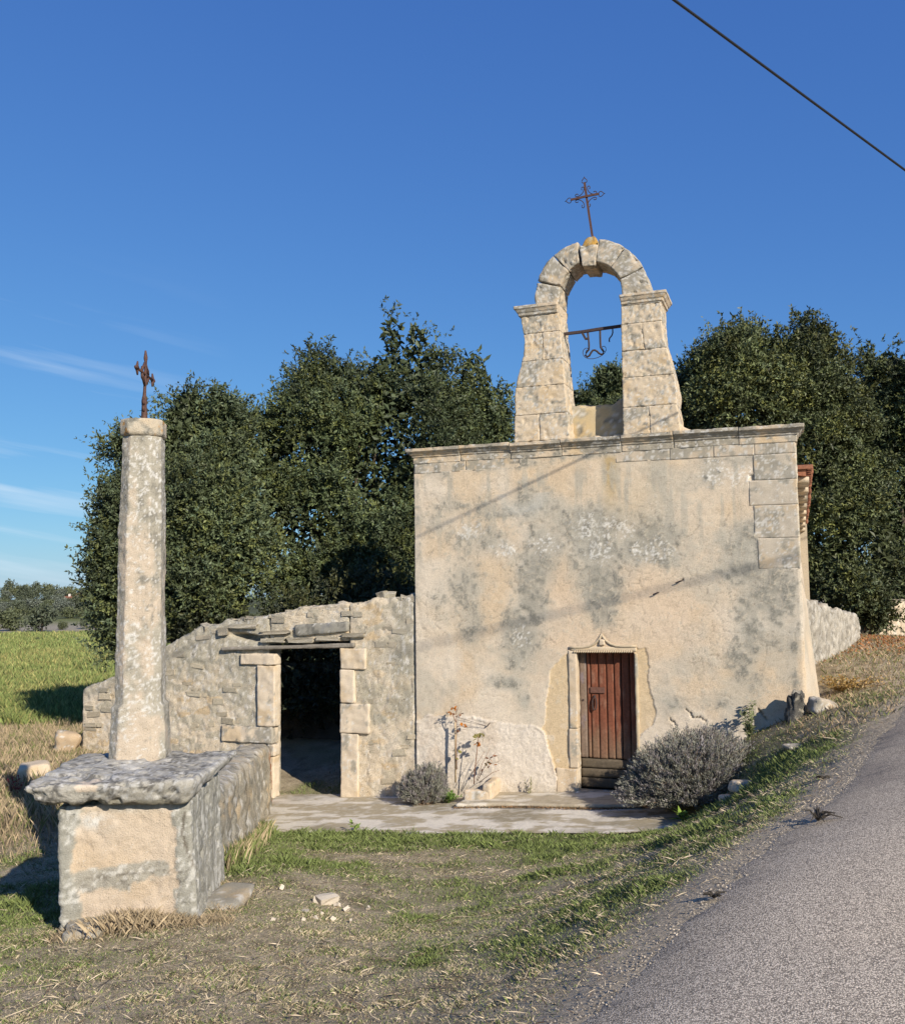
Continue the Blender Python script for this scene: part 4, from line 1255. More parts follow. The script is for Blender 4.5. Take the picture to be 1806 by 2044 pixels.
# dressed jamb blocks of the doorway
JB = [(-3.47, -2.745, 2.150, 2.350, .02, 0), (-3.115, -2.750, 1.050, 2.142, .015, 0), (-3.88, -2.800, 0.74, 1.042, .0, .45), (-2.90, -2.760, 0.52, 0.735, .012, .1), (-2.93, -2.765, -0.25, 0.512, .012, -.1),
      (-1.430, -0.94, 2.108, 2.478, .02, -.25), (-1.436, -1.16, 1.52, 2.100, .015, -.2), (-1.440, -0.88, 1.005, 1.512, .02, .12), (-1.432, -1.09, -0.25, 0.997, .012, .0)]
for i, (a, b, z0, z1, pr, gy_) in enumerate(JB):
    block('jamb_stone', lambda P, a=a, z0=z0, pr=pr: rl(np.stack([P[:, 0] + a, P[:, 1] - pr, P[:, 2] + z0], -1)), (b - a, 0.22, z1 - z0 - 0.003), 0.024, M['stone'], ruin, 0.012, 0.012, 7,
          stone_col(-0.25 + gy_, -0.3 + gy_ * 0.3, 0.3, -0.02, 610 + i * 5, np.array([0.635, 0.53, 0.39])), 610 + i)
block('lintel_slab', quadmap([(a - RU0, n, z + 0.1) for a, n, z in [(-2.33, -0.02, 2.67), (-1.285, -0.02, 2.762), (-1.285, 0.2, 2.762), (-2.33, 0.2, 2.67), (-2.345, -0.02, 2.875), (-1.28, -0.02, 2.94), (-1.28, 0.2, 2.94), (-2.345, 0.2, 2.875)]], (1.05, 0.22, 0.19)),
      (1.05, 0.22, 0.19), 0.03, M['stone'], ruin, 0.02, 0.008, 7, stone_col(0.5, 0.12, .2, 0.0, 660, np.array([0.25, 0.245, 0.23])), 660)
block('lintel_beam', quadmap([(a - RU0, n, z + 0.1) for a, n, z in [(-3.87, -0.05, 2.395), (-1.15, -0.03, 2.487), (-1.15, 0.42, 2.487), (-3.87, 0.42, 2.395), (-3.87, -0.05, 2.455), (-1.15, -0.03, 2.565), (-1.15, 0.42, 2.565), (-3.87, 0.42, 2.455)]], (2.7, 0.45, 0.09)),
      (2.7, 0.45, 0.09), 0.035, M['wood'], ruin, 0.02, 0.008, 7, vc_wood((0.22, 0.195, 0.155), 665, (0.34, 0.31, 0.26), 0.7, (0.05, 1, 1)), 665)
# flat slabs set over the lintel
for i, (a, b, z0, z1) in enumerate([(-3.05, -2.52, 2.555, 2.64), (-2.50, -1.95, 2.545, 2.655), (-1.93, -1.45, 2.60, 2.68), (-3.72, -3.1, 2.80, 2.90), (-3.08, -2.40, 2.70, 2.78), (-3.95, -3.74, 2.66, 2.84), (-1.42, -0.95, 2.66, 2.75)]):
    link('stone', cap_me[i], ruin, rl(np.array([(a + b) / 2, 0.045, (z0 + z1) / 2])), (0, rs.uniform(-.05, .03), 0), (b - a, 0.18, (z1 - z0) * 0.85))
block('inner_wall', lambda P: rl(np.stack([P[:, 0] - 5.4, P[:, 1] + 4.4, P[:, 2] - 0.3], -1)), (5.4, 0.4, 2.1), 0.10, M['rubble'], ruin, 0.05, 0.03, 5, lambda P, n: np.tile(np.array([0.12, 0.11, 0.085]), (len(P), 1)) * (1 + 0.4 * fbm(P, 6, 3, 671)[:, None]), 670)  # stone colour darkened to paint in the deep shade inside the ruin
block('inner_wall', lambda P: rl(np.stack([P[:, 0] - 5.75, P[:, 1] + 0.52, P[:, 2] - 0.3], -1)), (0.4, 4.2, 2.2), 0.10, M['rubble'], ruin, 0.05, 0.03, 5, lambda P, n: np.tile(np.array([0.14, 0.125, 0.095]), (len(P), 1)) * (1 + 0.4 * fbm(P, 6, 3, 673)[:, None]), 672)  # same darkened colour, interior shade painted into the stone

# ------------------------------------------------------------------ LOW WALL from the pillar back to the doorway
p0, p1 = np.array([-2.27, 8.55, 1.66]), np.array([-3.30, 16.72, 0.76])
lw = empty('low_wall', (p0 + p1) / 2 * np.array([1, 1, 0]) + np.array([-0.25, 0, g1(-2.8, 12.6)]))
tag(lw, 'low rough stone wall running back from the pillar pedestal to the ruined doorway', 'wall')
lo_ = np.array(lw.location)
def lw_map(P):
    s = (P[:, 0] / 8.2)[:, None]
    top = p0 + (p1 - p0) * s
    t = (P[:, 2] / 1.0)[:, None]
    base = top.copy(); base[:, 2] = 1.05 - 1.35 * s[:, 0] - 0.1
    q = base + (top - base) * t
    q[:, 0] -= P[:, 1] + 0.03 * (1 - t[:, 0])*0
    q[:, 0] += 0.05 * (1 - t[:, 0])
    return q - lo_
def lw_disp(P, n):
    Q = P + lo_
    d1, d2, _ = worley(np.stack([Q[:, 0] * 3, Q[:, 1] * 2.6, Q[:, 2] * 6], -1), 681)
    return 0.035 * sstep(0.02, 0.25, d2 - d1) + 0.03 * fbm(Q, 2, 3, 682)
def lw_col(P, n):
    c = stone_col(0.22, 0.05, 0.15, 0.10, 684, np.array([0.40, 0.355, 0.27]))(P, n)
    d1, d2, cid = worley(np.stack([(P + lo_)[:, 0] * 3, (P + lo_)[:, 1] * 2.6, (P + lo_)[:, 2] * 6], -1), 681)
    c = c * (0.8 + 0.35 * cid)[:, None]
    st = fbm((P + lo_) * np.array([1, 1, 0.12]), 9, 3, 685)
    c = mixc(c, (0.21, 0.195, 0.15), sstep(0.1, 0.5, st) * 0.6 * (1 - np.clip(n[:, 2], 0, 1)))
    far = (P + lo_)[:, 1]
    return mixc(c, (0.45, 0.16, 0.05), sstep(16.25, 16.5, far) * np.clip(n[:, 0], 0, 1) * sstep(0.75, 0.55, (P + lo_)[:, 2]) * 0.8)
block('wall_body', lw_map, (8.2, 0.52, 1.0), 0.06, M['rubble'], lw, 0.07, 0.012, 8, lw_col, 680, lw_disp)

# ------------------------------------------------------------------ WAYSIDE PILLAR
pil = empty('wayside_pillar', PD.o + PD.U * -0.55 + PD.N * 0.6, PD.yaw)
tag(pil, 'tall lichen-spotted stone pillar on a block pedestal with a thick overhanging slab', 'pillar')
po = np.array([-0.55, 0.6, 0.0])
def pm(c, dims):
    return quadmap(np.array(c, float) - po, dims)
def ped_col(P, n):
    Q = P + po
    u, z = Q[:, 0], Q[:, 2]
    front = np.clip(-n[:, 1], 0, 1)
    c = np.tile(np.array([0.545, 0.445, 0.33]), (len(P), 1))
    a = fbm(P, 2.2, 4, 701); b = fbm(P, 7, 4, 702); h = fbm(P, 26, 3, 703)
    c = mixc(c, (0.54, 0.40, 0.24), sstep(0.0, 0.6, a) * 0.4)
    c = mixc(c, (0.44, 0.36, 0.26), sstep(0.1, 0.6, b * 0.6 + h * 0.4) * 0.4)
    # the grey outer coat survives at the edges, in a band low down and along the top
    edge = np.minimum(u + 1.06 - 0.05 * b, -u - 0.01 + 0.05 * b)
    grey = sstep(0.165, 0.145, edge + 0.07 * a + 0.04 * b + 0.02 * h)
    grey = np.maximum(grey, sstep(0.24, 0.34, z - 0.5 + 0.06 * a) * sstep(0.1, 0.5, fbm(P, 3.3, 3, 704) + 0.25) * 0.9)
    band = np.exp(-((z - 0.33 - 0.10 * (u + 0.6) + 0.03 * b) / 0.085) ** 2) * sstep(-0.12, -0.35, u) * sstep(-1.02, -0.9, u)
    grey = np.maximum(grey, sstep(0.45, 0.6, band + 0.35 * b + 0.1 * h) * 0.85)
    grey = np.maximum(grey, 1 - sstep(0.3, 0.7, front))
    g = np.tile(np.array([0.33, 0.315, 0.26]), (len(P), 1))
    g = mixc(g, (0.13, 0.125, 0.105), sstep(0.0, 0.4, b * 0.4 + h * 0.7) * 0.75)
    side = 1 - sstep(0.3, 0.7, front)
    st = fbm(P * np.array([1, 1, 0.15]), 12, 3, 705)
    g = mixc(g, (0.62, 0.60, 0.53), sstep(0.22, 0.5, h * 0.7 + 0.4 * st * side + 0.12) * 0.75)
    c = c * (1 - grey[:, None]) + g * grey[:, None]
    c = mixc(c, (0.66, 0.635, 0.57), np.exp(-(((u + 0.80) / 0.13) ** 2 + ((z - 0.73) / 0.055) ** 2)) * front * sstep(-0.6, 0.1, h))
    ck = sstep(0.014, 0.004, dist_poly(u + 0.02 * b, z + 0.02 * h, [(-0.12, 0.78), (-0.14, 0.62), (-0.10, 0.48), (-0.05, 0.36), (0.0, 0.3)], False)) * front
    ck = np.maximum(ck, sstep(0.010, 0.003, dist_poly(u + 0.03 * b, z + 0.02 * h, [(-0.88, 0.30), (-0.5, 0.34), (-0.1, 0.33)], False)) * front * 0.5)
    c = mixc(c, (0.12, 0.10, 0.07), ck * 0.85)
    return c * (1 + 0.05 * h[:, None])
def ped_disp(P, n):
    Q = P + po
    u, z = Q[:, 0], Q[:, 2]
    b = fbm(P, 7, 4, 702); a = fbm(P, 2.2, 4, 701)
    front = np.clip(-n[:, 1], 0, 1)
    edge = np.minimum(u + 1.06 - 0.05 * b, -u - 0.01 + 0.05 * b)
    coat = sstep(0.17, 0.13, edge + 0.06 * a + 0.03 * b)
    return 0.018 * coat * front - 0.008 * sstep(0.3, 0.6, fbm(P, 26, 3, 708)) + 0.016 * fbm(P, 3, 3, 706) * (1 - 0.6 * front) - 0.02 * np.clip(np.abs(n[:, 0]), 0, 1) * sstep(0.2, 0.5, fbm(P, 11, 3, 707))
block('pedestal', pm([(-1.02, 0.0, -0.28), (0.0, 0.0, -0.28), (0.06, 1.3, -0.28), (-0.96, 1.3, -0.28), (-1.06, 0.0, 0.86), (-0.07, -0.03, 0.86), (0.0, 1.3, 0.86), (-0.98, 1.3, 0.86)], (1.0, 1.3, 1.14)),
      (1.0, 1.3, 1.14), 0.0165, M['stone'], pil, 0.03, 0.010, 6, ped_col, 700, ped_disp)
def slab_col(P, n):
    c = np.tile(np.array([0.40, 0.375, 0.315]), (len(P), 1))
    a = fbm(P, 3, 4, 711); b = fbm(P, 13, 4, 712); h = fbm(P, 42, 3, 713)
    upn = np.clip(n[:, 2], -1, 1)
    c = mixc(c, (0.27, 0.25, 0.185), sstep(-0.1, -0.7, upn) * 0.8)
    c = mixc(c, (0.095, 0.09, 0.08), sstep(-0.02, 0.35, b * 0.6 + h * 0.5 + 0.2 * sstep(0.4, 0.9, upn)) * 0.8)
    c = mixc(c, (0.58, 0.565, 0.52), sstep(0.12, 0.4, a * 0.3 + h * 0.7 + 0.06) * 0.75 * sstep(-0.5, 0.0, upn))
    Q = P + po
    scar = np.exp(-(((Q[:, 0] + 0.80 + 0.1 * b) / 0.11) ** 2 + ((Q[:, 2] - 1.0 + 0.05 * a) / 0.045) ** 2) ** 2) * np.clip(-n[:, 1] * 1.5, 0, 1)
    return mixc(c, (0.645, 0.535, 0.41), sstep(0.3, 0.6, scar + 0.15 * h))
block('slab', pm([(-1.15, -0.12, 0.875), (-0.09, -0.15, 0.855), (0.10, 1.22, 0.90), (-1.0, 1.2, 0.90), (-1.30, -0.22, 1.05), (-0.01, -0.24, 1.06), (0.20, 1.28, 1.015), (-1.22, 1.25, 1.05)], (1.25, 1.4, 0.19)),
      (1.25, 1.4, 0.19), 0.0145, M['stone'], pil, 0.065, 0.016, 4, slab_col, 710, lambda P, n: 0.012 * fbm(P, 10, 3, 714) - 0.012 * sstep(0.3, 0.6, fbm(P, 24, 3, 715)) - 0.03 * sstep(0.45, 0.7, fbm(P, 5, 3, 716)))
# shaft: a square block with broad chamfers, tapering
def chamf_loft(name, rings, mat, parent, colf, seed, amp=0.008, dz=0.013):
    """rings: (z, x0, x1, y0, y1, chamfer)."""
    zs_ = [r_[0] for r_ in rings]
    R_ = np.array(rings, float)
    Zs = np.concatenate([np.linspace(zs_[i], zs_[i + 1], max(2, int(abs(zs_[i + 1] - zs_[i]) / dz) + 1))[:-1] for i in range(len(zs_) - 1)] + [[zs_[-1]]])
    K = 112
    V = []
    for zz in Zs:
        x0, x1, y0, y1, ch = [np.interp(zz, R_[:, 0], R_[:, k]) for k in range(1, 6)]
        pts = [(x0 + ch, y0), (x1 - ch, y0), (x1, y0 + ch), (x1, y1 - ch), (x1 - ch, y1), (x0 + ch, y1), (x0, y1 - ch), (x0, y0 + ch), (x0 + ch, y0)]
        pts = np.array(pts)
        per = np.arange(K) / 14.0
        k = np.minimum(per.astype(int), 7)
        f = (per - k)[:, None]
        V.append(np.c_[pts[k] * (1 - f) + pts[k + 1] * f, np.full(K, zz)])
    V = np.concatenate(V)
    n = len(Zs)
    F = np.array([[i * K + j, i * K + (j + 1) % K, (i + 1) * K + (j + 1) % K, (i + 1) * K + j] for i in range(n - 1) for j in range(K)])
    ctr = V[:, :2].mean(0)
    on = np.c_[V[:, :2] - ctr, np.zeros(len(V))]
    on /= np.linalg.norm(on, axis=1)[:, None]
    c = colf(V, on)
    V2 = V + on * (amp * fbm(V, 8, 4, seed) + 0.6 * amp * fbm(V, 25, 3, seed + 5))[:, None]
    V2 = np.concatenate([V2, [np.r_[V2[-K:].mean(0)]]])
    c = np.concatenate([c, c[-1:]])
    F3 = np.array([[(n - 1) * K + j, (n - 1) * K + (j + 1) % K, len(V2) - 1, len(V2) - 1] for j in range(K)])
    allf = F.tolist() + [f_[:3].tolist() for f_ in F3]
    return mk(name, V2, allf, mat, parent, c)
def shaft_col(P, n):
    z = P[:, 2] + po[2]
    a = fbm(P, 2.5, 4, 721); b = fbm(P, 9, 4, 722); h = fbm(P, 44, 3, 723); st = fbm(P * np.array([1, 1, 0.15]), 14, 3, 724)
    c = np.tile(np.array([0.525, 0.435, 0.325]), (len(P), 1))
    front = sstep(0.55, 0.9, -n[:, 1])
    right = sstep(0.35, 0.8, n[:, 0])
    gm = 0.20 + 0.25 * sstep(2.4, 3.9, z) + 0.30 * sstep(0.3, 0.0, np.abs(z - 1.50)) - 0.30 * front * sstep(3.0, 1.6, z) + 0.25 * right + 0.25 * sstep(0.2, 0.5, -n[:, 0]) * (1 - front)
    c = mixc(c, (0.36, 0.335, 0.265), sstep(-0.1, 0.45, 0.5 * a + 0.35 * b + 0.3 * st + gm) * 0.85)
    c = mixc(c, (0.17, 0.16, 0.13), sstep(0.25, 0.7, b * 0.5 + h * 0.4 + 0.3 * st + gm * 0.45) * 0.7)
    c = mixc(c, (0.66, 0.635, 0.57), sstep(0.36, 0.56, h * 0.75 + 0.25 * a + 0.12) * 0.8)
    return c
S0 = 1.05
def sr(z, x0, x1, d, ch, y0=0.80):
    x0, x1 = (x0 + 0.65) * 0.92 - 0.640, (x1 + 0.65) * 0.92 - 0.640
    z = (z - 2.5053) * 0.976 + 2.5053
    return (z, x0 - po[0], x1 - po[0], y0 - po[1], y0 + d - po[1], ch)
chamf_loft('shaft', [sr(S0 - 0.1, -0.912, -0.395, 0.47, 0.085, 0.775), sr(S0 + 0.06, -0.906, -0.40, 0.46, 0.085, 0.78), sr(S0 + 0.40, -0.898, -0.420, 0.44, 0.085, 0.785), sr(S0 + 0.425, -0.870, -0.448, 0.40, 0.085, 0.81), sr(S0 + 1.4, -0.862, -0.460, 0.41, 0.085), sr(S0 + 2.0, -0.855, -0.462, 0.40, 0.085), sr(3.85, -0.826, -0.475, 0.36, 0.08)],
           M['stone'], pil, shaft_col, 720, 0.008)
def cap_col(P, n):
    c = stone_col(0.40, 0.05, 0.1, 0.08, 731, np.array([0.50, 0.43, 0.32]))(P, n)
    return mixc(c, (0.50, 0.24, 0.04), sstep(0.42, 0.6, fbm(P, 9, 3, 735)) * 0.8)
chamf_loft('capstone', [sr(3.852, -0.80, -0.5, 0.34, 0.06), sr(3.858, -0.838, -0.466, 0.385, 0.085, 0.785), sr(3.88, -0.850, -0.458, 0.40, 0.09, 0.775), sr(3.995, -0.848, -0.459, 0.398, 0.08, 0.777), sr(4.006, -0.835, -0.47, 0.38, 0.08, 0.785)], M['stone'], pil, cap_col, 730, 0.007)

ctop = PD.w(-0.640, 0.98, 3.955)
cast = empty('iron_cross', ctop, R(93))
tag(cast, 'small dark knobbly cast iron cross standing on the wayside pillar', 'cross')
mb = MB()
zz = [0, 0.05, 0.1, 0.16, 0.20, 0.235, 0.25, 0.29, 0.40, 0.56, 0.585, 0.60, 0.63, 0.66]
ww_ = [0.030, 0.029, 0.026, 0.023, 0.026, 0.021, 0.017, 0.0145, 0.0135, 0.013, 0.018, 0.018, 0.012, 0.008]
mb.tube([(0, 0.004 * math.sin(9 * z_), z_) for z_ in zz], ww_, 8, up=(1, 0, 0))
mb.build('upright', M['iron'], cast, True)
mb = MB()
mb.tube([(-0.24, 0, 0.445), (0.24, 0, 0.445)], 0.012, 8)
mb.build('crossbar', M['iron'], cast, True)
for s_ in (-1, 1):
    mb = MB()
    mb.tube([(s_ * 0.235, 0, 0.385), (s_ * 0.245, 0, 0.415), (s_ * 0.255, 0, 0.445), (s_ * 0.245, 0, 0.475), (s_ * 0.235, 0, 0.505)], [0.007, 0.012, 0.016, 0.012, 0.007], 8, up=(0, 1, 0))
    mb.tube([(s_ * 0.255, 0, 0.445), (s_ * 0.30, 0, 0.445)], [0.022, 0.012], 8)
    mb.build('finial', M['iron'], cast, True)
    for t_ in (-1, 1):
        mb = MB()
        mb.tube([(s_ * 0.10, 0, 0.445 + t_ * 0.01), (s_ * 0.085, 0, 0.445 + t_ * 0.045), (s_ * 0.045, 0, 0.445 + t_ * 0.06), (s_ * 0.012, 0, 0.445 + t_ * 0.105)], [0.012, 0.014, 0.014, 0.010], 6, up=(0, 1, 0))
        mb.build('fret', M['iron'], cast, True)
for s_ in (-1, 1):
    for q in (0.13, 0.19):
        mb = MB()
        mb.tube([(s_ * 0.02, 0, q - 0.03), (s_ * 0.038, 0, q), (s_ * 0.02, 0, q + 0.03)], [0.008, 0.013, 0.008], 6, up=(0, 1, 0))
        mb.build('knob', M['iron'], cast, True)

# ------------------------------------------------------------------ foliage
def quads_leaf(c, ax, nr, Ln, Wd, col, fold=0.18):
    """Pointed leaves: each one lozenge, folded a little along the rib."""
    side = np.cross(ax, nr)
    side /= np.linalg.norm(side, axis=1)[:, None] + 1e-9
    nr2 = np.cross(side, ax)
    Ln, Wd = Ln[:, None], Wd[:, None]
    a = c
    b = c + ax * Ln * 0.5 + side * Wd * 0.5 + nr2 * Wd * fold
    t = c + ax * Ln
    d = c + ax * Ln * 0.5 - side * Wd * 0.5 + nr2 * Wd * fold
    V = np.stack([a, b, t, d], 1).reshape(-1, 3)
    F = np.arange(len(V)).reshape(-1, 4)
    return V, F, np.repeat(col, 4, 0)

def unitv(v):
    return v / (np.linalg.norm(v, axis=-1, keepdims=True) + 1e-9)

def crown_mesh(rng, ell, n_leaf, leaf=0.085, sprig=0.32, base=(0.074, 0.094, 0.040), per=11, up=0.45, shell=0.78, shoot=0.10, wr=0.42):
    """Leaves on sprigs, the sprigs thick on the outside of a union of ellipsoids, with gaps between the clumps."""
    big = [(np.array(c_, float), np.array(r_, float)) for c_, r_ in ell]
    ell = []
    for c_, r_ in big:                      # every lobe carries smaller boughs, which give the crown its bumps and hollows
        nb = int(np.clip(7 * (r_[0] / 0.9) ** 1.3, 5, 22))
        for _ in range(nb):
            d_ = unitv(rng.normal(size=3) + np.array([0, -0.25, 0.15]))
            q = rng.uniform(0.28, 0.46) * min(1.0, 0.9 / r_.min() + 0.35)
            ell.append((c_ + d_ * r_ * rng.uniform(0.55, 0.86), np.maximum(r_ * q, 0.22) * rng.uniform(0.8, 1.25, 3)))
    # dense inner foliage
    kb = rng.choice(len(big), 18000, p=(lambda w_: w_ / w_.sum())(np.array([r_[0] * r_[2] for _, r_ in big])))
    di = unitv(rng.normal(size=(18000, 3)))
    Pi = np.array([e[0] for e in big])[kb] + di * np.array([e[1] for e in big])[kb] * rng.uniform(0.50, 0.86, (18000, 1))
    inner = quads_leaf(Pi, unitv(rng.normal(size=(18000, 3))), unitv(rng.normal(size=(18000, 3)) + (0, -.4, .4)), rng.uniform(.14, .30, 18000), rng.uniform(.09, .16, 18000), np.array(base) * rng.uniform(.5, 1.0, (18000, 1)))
    wts = np.array([(r_[0] * r_[1] + r_[1] * r_[2] + r_[0] * r_[2]) for _, r_ in ell]); wts /= wts.sum()
    nsp = n_leaf // per
    nc = max(12, nsp // 9)
    k = rng.choice(len(ell), nc * 3, p=wts)
    d = unitv(rng.normal(size=(nc * 3, 3)))
    C0 = np.array([e[0] for e in ell])[k]; R0 = np.array([e[1] for e in ell])[k]
    rad = np.where(rng.random(nc * 3) < shell, rng.uniform(0.86, 1.02, nc * 3), rng.uniform(0.25, 0.8, nc * 3)) * (1 + 0.20 * vnoise((C0 + d * R0) * 1.15, 901) + 0.10 * vnoise((C0 + d * R0) * 2.6, 902))
    pos = C0 + d * R0 * rad[:, None]
    ok = np.ones(len(pos), bool)
    for c_, r_ in big:
        ok &= np.linalg.norm((pos - c_) / r_, axis=1) > 0.70
    # the far side needs fewer leaves
    toc = unitv(EYE[None] - pos)
    ok &= ((unitv(d / R0) * toc).sum(1) > -0.25) | (rng.random(len(pos)) < 0.28)
    # open gaps
    ok &= vnoise(pos * 1.1, 900) > -0.36
    pos, d = pos[ok][:nc], unitv(d / R0)[ok][:nc]
    reps = int(math.ceil(nsp / len(pos)))
    so = np.repeat(pos, reps, 0); sd = np.repeat(d, reps, 0)
    m = len(so)
    so = so + rng.normal(size=(m, 3)) * 0.19
    dirs = unitv(sd * 0.75 + np.array([0, 0, up]) + rng.normal(size=(m, 3)) * 0.55)
    Ls = sprig * rng.uniform(0.5, 1.15, m) * np.where(rng.random(m) < shoot, 1.9, 1.0)
    tone = np.repeat(rng.uniform(0.62, 1.38, len(pos)) * (1 + 0.45 * vnoise(pos * 0.8, 903)), reps) * rng.uniform(0.85, 1.15, m)
    yel = np.repeat(rng.random(len(pos)), reps)
    big_ = np.repeat(np.repeat(rng.uniform(0.7, 1.5, len(pos)), reps), per)
    t = rng.uniform(0.05, 1.0, (m, per))
    P = so[:, None] + dirs[:, None] * (Ls[:, None] * t)[..., None]
    ax = unitv(dirs[:, None] * 0.7 + rng.normal(size=(m, per, 3)) * 0.75)
    nr = unitv(rng.normal(size=(m, per, 3)) * 0.8 + np.array([0.15, -0.35, 0.75]))
    P, ax, nr = P.reshape(-1, 3), ax.reshape(-1, 3), nr.reshape(-1, 3)
    n = len(P)
    tn = np.repeat(tone, per) * rng.uniform(0.75, 1.3, n)
    col = np.array(base)[None] * tn[:, None]
    y = np.repeat(yel, per)[:, None]
    col = np.where(y > 0.75, col * np.array([1.25, 1.12, 0.8]), col)
    col = np.where(y < 0.2, col * np.array([0.95, 1.0, 1.15]), col)
    outer = quads_leaf(P, ax, nr, leaf * big_ * rng.uniform(0.7, 1.3, n), leaf * big_ * wr * rng.uniform(0.8, 1.25, n), col)
    return np.concatenate([outer[0], inner[0]]), np.concatenate([outer[1], inner[1] + len(outer[0])]), np.concatenate([outer[2], inner[2]])

def limbs_mesh(rng, base, ell, r0=0.22, nb=9):
    mb = MB()
    top = np.mean([c_ for c_, _ in ell], axis=0)
    mid = np.array(base) * 0.6 + top * 0.4
    fork = mid + rng.normal(size=3) * 0.2
    mb.tube([np.array(base) - (0, 0, 0.3), np.array(base) * 0.75 + fork * 0.25 + rng.normal(size=3) * 0.08, np.array(base) * 0.4 + fork * 0.6 + rng.normal(size=3) * 0.1, fork], [r0 * 1.2, r0, r0 * 0.85, r0 * 0.7], 9)
    for i in range(nb):
        c_, r_ = ell[i % len(ell)]
        end = np.array(c_) + unitv(rng.normal(size=3)) * np.array(r_) * 0.75
        st = np.array(base) * rng.uniform(0, .25) + fork * 1.0 - np.array(base) * 0 if False else fork + (np.array(base) - fork) * rng.uniform(0, 0.35)
        m1 = st + (end - st) * 0.35 + rng.normal(size=3) * 0.25
        m2 = st + (end - st) * 0.7 + rng.normal(size=3) * 0.25
        mb.tube([st, m1, m2, end], [r0 * 0.5, r0 * 0.36, r0 * 0.2, 0.02], 6)
    return mb

def tree(name, label, base, ell, n_leaf, seed, cat='tree', group=None, leaf=0.085, col=(0.074, 0.094, 0.040), r0=0.22, nb=9, **kw):
    rng = np.random.default_rng(seed)
    base = np.array(base, float)
    t = empty(name, base)
    tag(t, label, cat, group)
    ell = [(np.array(c_) - base, r_) for c_, r_ in ell]
    V, F, c = crown_mesh(rng, [(c_ + base, r_) for c_, r_ in ell], n_leaf, leaf, base=col, **kw)
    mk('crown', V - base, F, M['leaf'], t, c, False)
    mb = limbs_mesh(rng, np.zeros(3), ell, r0, nb)
    mb.build('trunk', M['bark'], t, True)
    return t

def blob(px, py, Y, rpx, rpy, depth=None):
    """Crown lobe given by where its middle is seen, how far off it stands and how wide it looks."""
    c_ = at_depth(px, py, Y)
    rx, rz = rpx / F_ * Y, rpy / F_ * Y
    return (c_, (rx, depth or rx * 0.9, rz))

# the big holm oak behind the ruin
Y0 = 25.0
A = [blob(800, 904, Y0, 170, 190), blob(790, 764, Y0, 62, 85), blob(690, 824, Y0 - .3, 100, 100), blob(610, 924, Y0 - .8, 85, 120), blob(945, 784, Y0 + .5, 42, 105), blob(960, 904, Y0 + .3, 62, 110), blob(870, 1008, Y0, 130, 150),
     blob(640, 1058, Y0 - 1.0, 110, 140), blob(760, 1128, Y0 - 0.6, 130, 110), blob(520, 1008, Y0 - 1.2, 70, 120), blob(860, 744, Y0, 40, 55), blob(650, 769, Y0 - .2, 48, 50), blob(560, 854, Y0 - .5, 55, 60), blob(505, 914, Y0 - .8, 60, 70), blob(1000, 854, Y0 + .3, 26, 60), blob(830, 684, Y0, 26, 40), blob(785, 674, Y0, 20, 42), blob(700, 1188, Y0 - 1, 150, 80)]
tree('holm_oak', 'big dark holm oak behind the ruined wall with a pointed uneven top', (-2.4, Y0, 0.2), A, 230000, 1001, group='evergreen oaks around the chapel', r0=0.28, nb=14)
Y0 = 22.5
Bt = [blob(370, 888, Y0, 62, 90), blob(440, 888, Y0, 55, 85), blob(375, 818, Y0, 34, 40), blob(455, 828, Y0 + .2, 30, 38), blob(330, 1009, Y0, 95, 120), blob(420, 1049, Y0 - .2, 110, 150), blob(260, 1089, Y0 - .3, 65, 90), blob(290, 1199, Y0 - .3, 80, 90),
      blob(400, 1189, Y0 - .4, 110, 100), blob(262, 888, Y0, 30, 38), blob(230, 1129, Y0 - .3, 40, 80), blob(255, 1269, Y0 - .3, 38, 55), blob(265, 988, Y0, 35, 40)]
tree('holm_oak', 'loose leafy holm oak spreading behind the stone pillar at the field edge', (-6.4, Y0, 0.2), Bt, 150000, 1002, group='evergreen oaks around the chapel', r0=0.2, nb=13, shoot=0.2, col=(0.082, 0.102, 0.046))
Y0 = 34.0
Ct = [blob(1215, 770, Y0, 34, 45), blob(1160, 820, Y0, 40, 45), blob(1205, 860, Y0, 80, 60), blob(1240, 780, Y0, 22, 50)]
tree('holm_oak', 'narrow evergreen top showing through the opening of the bell arch', (5.8, Y0, 1.4), Ct, 15000, 1003, group='evergreen oaks around the chapel', nb=6)
Y0 = 27.0
D_ = [blob(1480, 834, Y0, 150, 150), blob(1500, 724, Y0, 75, 60), blob(1620, 754, Y0 + .3, 75, 85), blob(1400, 794, Y0 - .2, 70, 75), blob(1600, 894, Y0 - .3, 120, 140), blob(1690, 934, Y0 - .2, 70, 120), blob(1640, 1051, Y0 - .8, 85, 150), blob(1720, 1091, Y0 - 1, 70, 140), blob(1690, 1191, Y0 - 1.5, 62, 72), blob(1420, 914, Y0, 90, 90), blob(1740, 1211, Y0 - 1.6, 40, 50)]
tree('holm_oak', 'broad round-topped holm oak behind the right of the chapel over the roadside wall', (10.4, Y0 + .6, 2.0), D_, 230000, 1004, group='evergreen oaks around the chapel', r0=0.3, nb=14, leaf=0.095, shoot=0.04, up=0.25, col=(0.078, 0.092, 0.036))
Y0 = 31.0
E_t = [blob(1770, 770, Y0, 62, 75), blob(1830, 830, Y0, 90, 120), blob(1790, 980, Y0, 80, 150), blob(1850, 1090, Y0, 90, 140), blob(1780, 1140, Y0 - .5, 50, 80)]
tree('holm_oak', 'dark evergreen at the right edge rising behind the broad round oak', (15.5, Y0, 2.0), E_t, 70000, 1005, group='evergreen oaks around the chapel', nb=8, leaf=0.11, shoot=0.04, up=0.25)
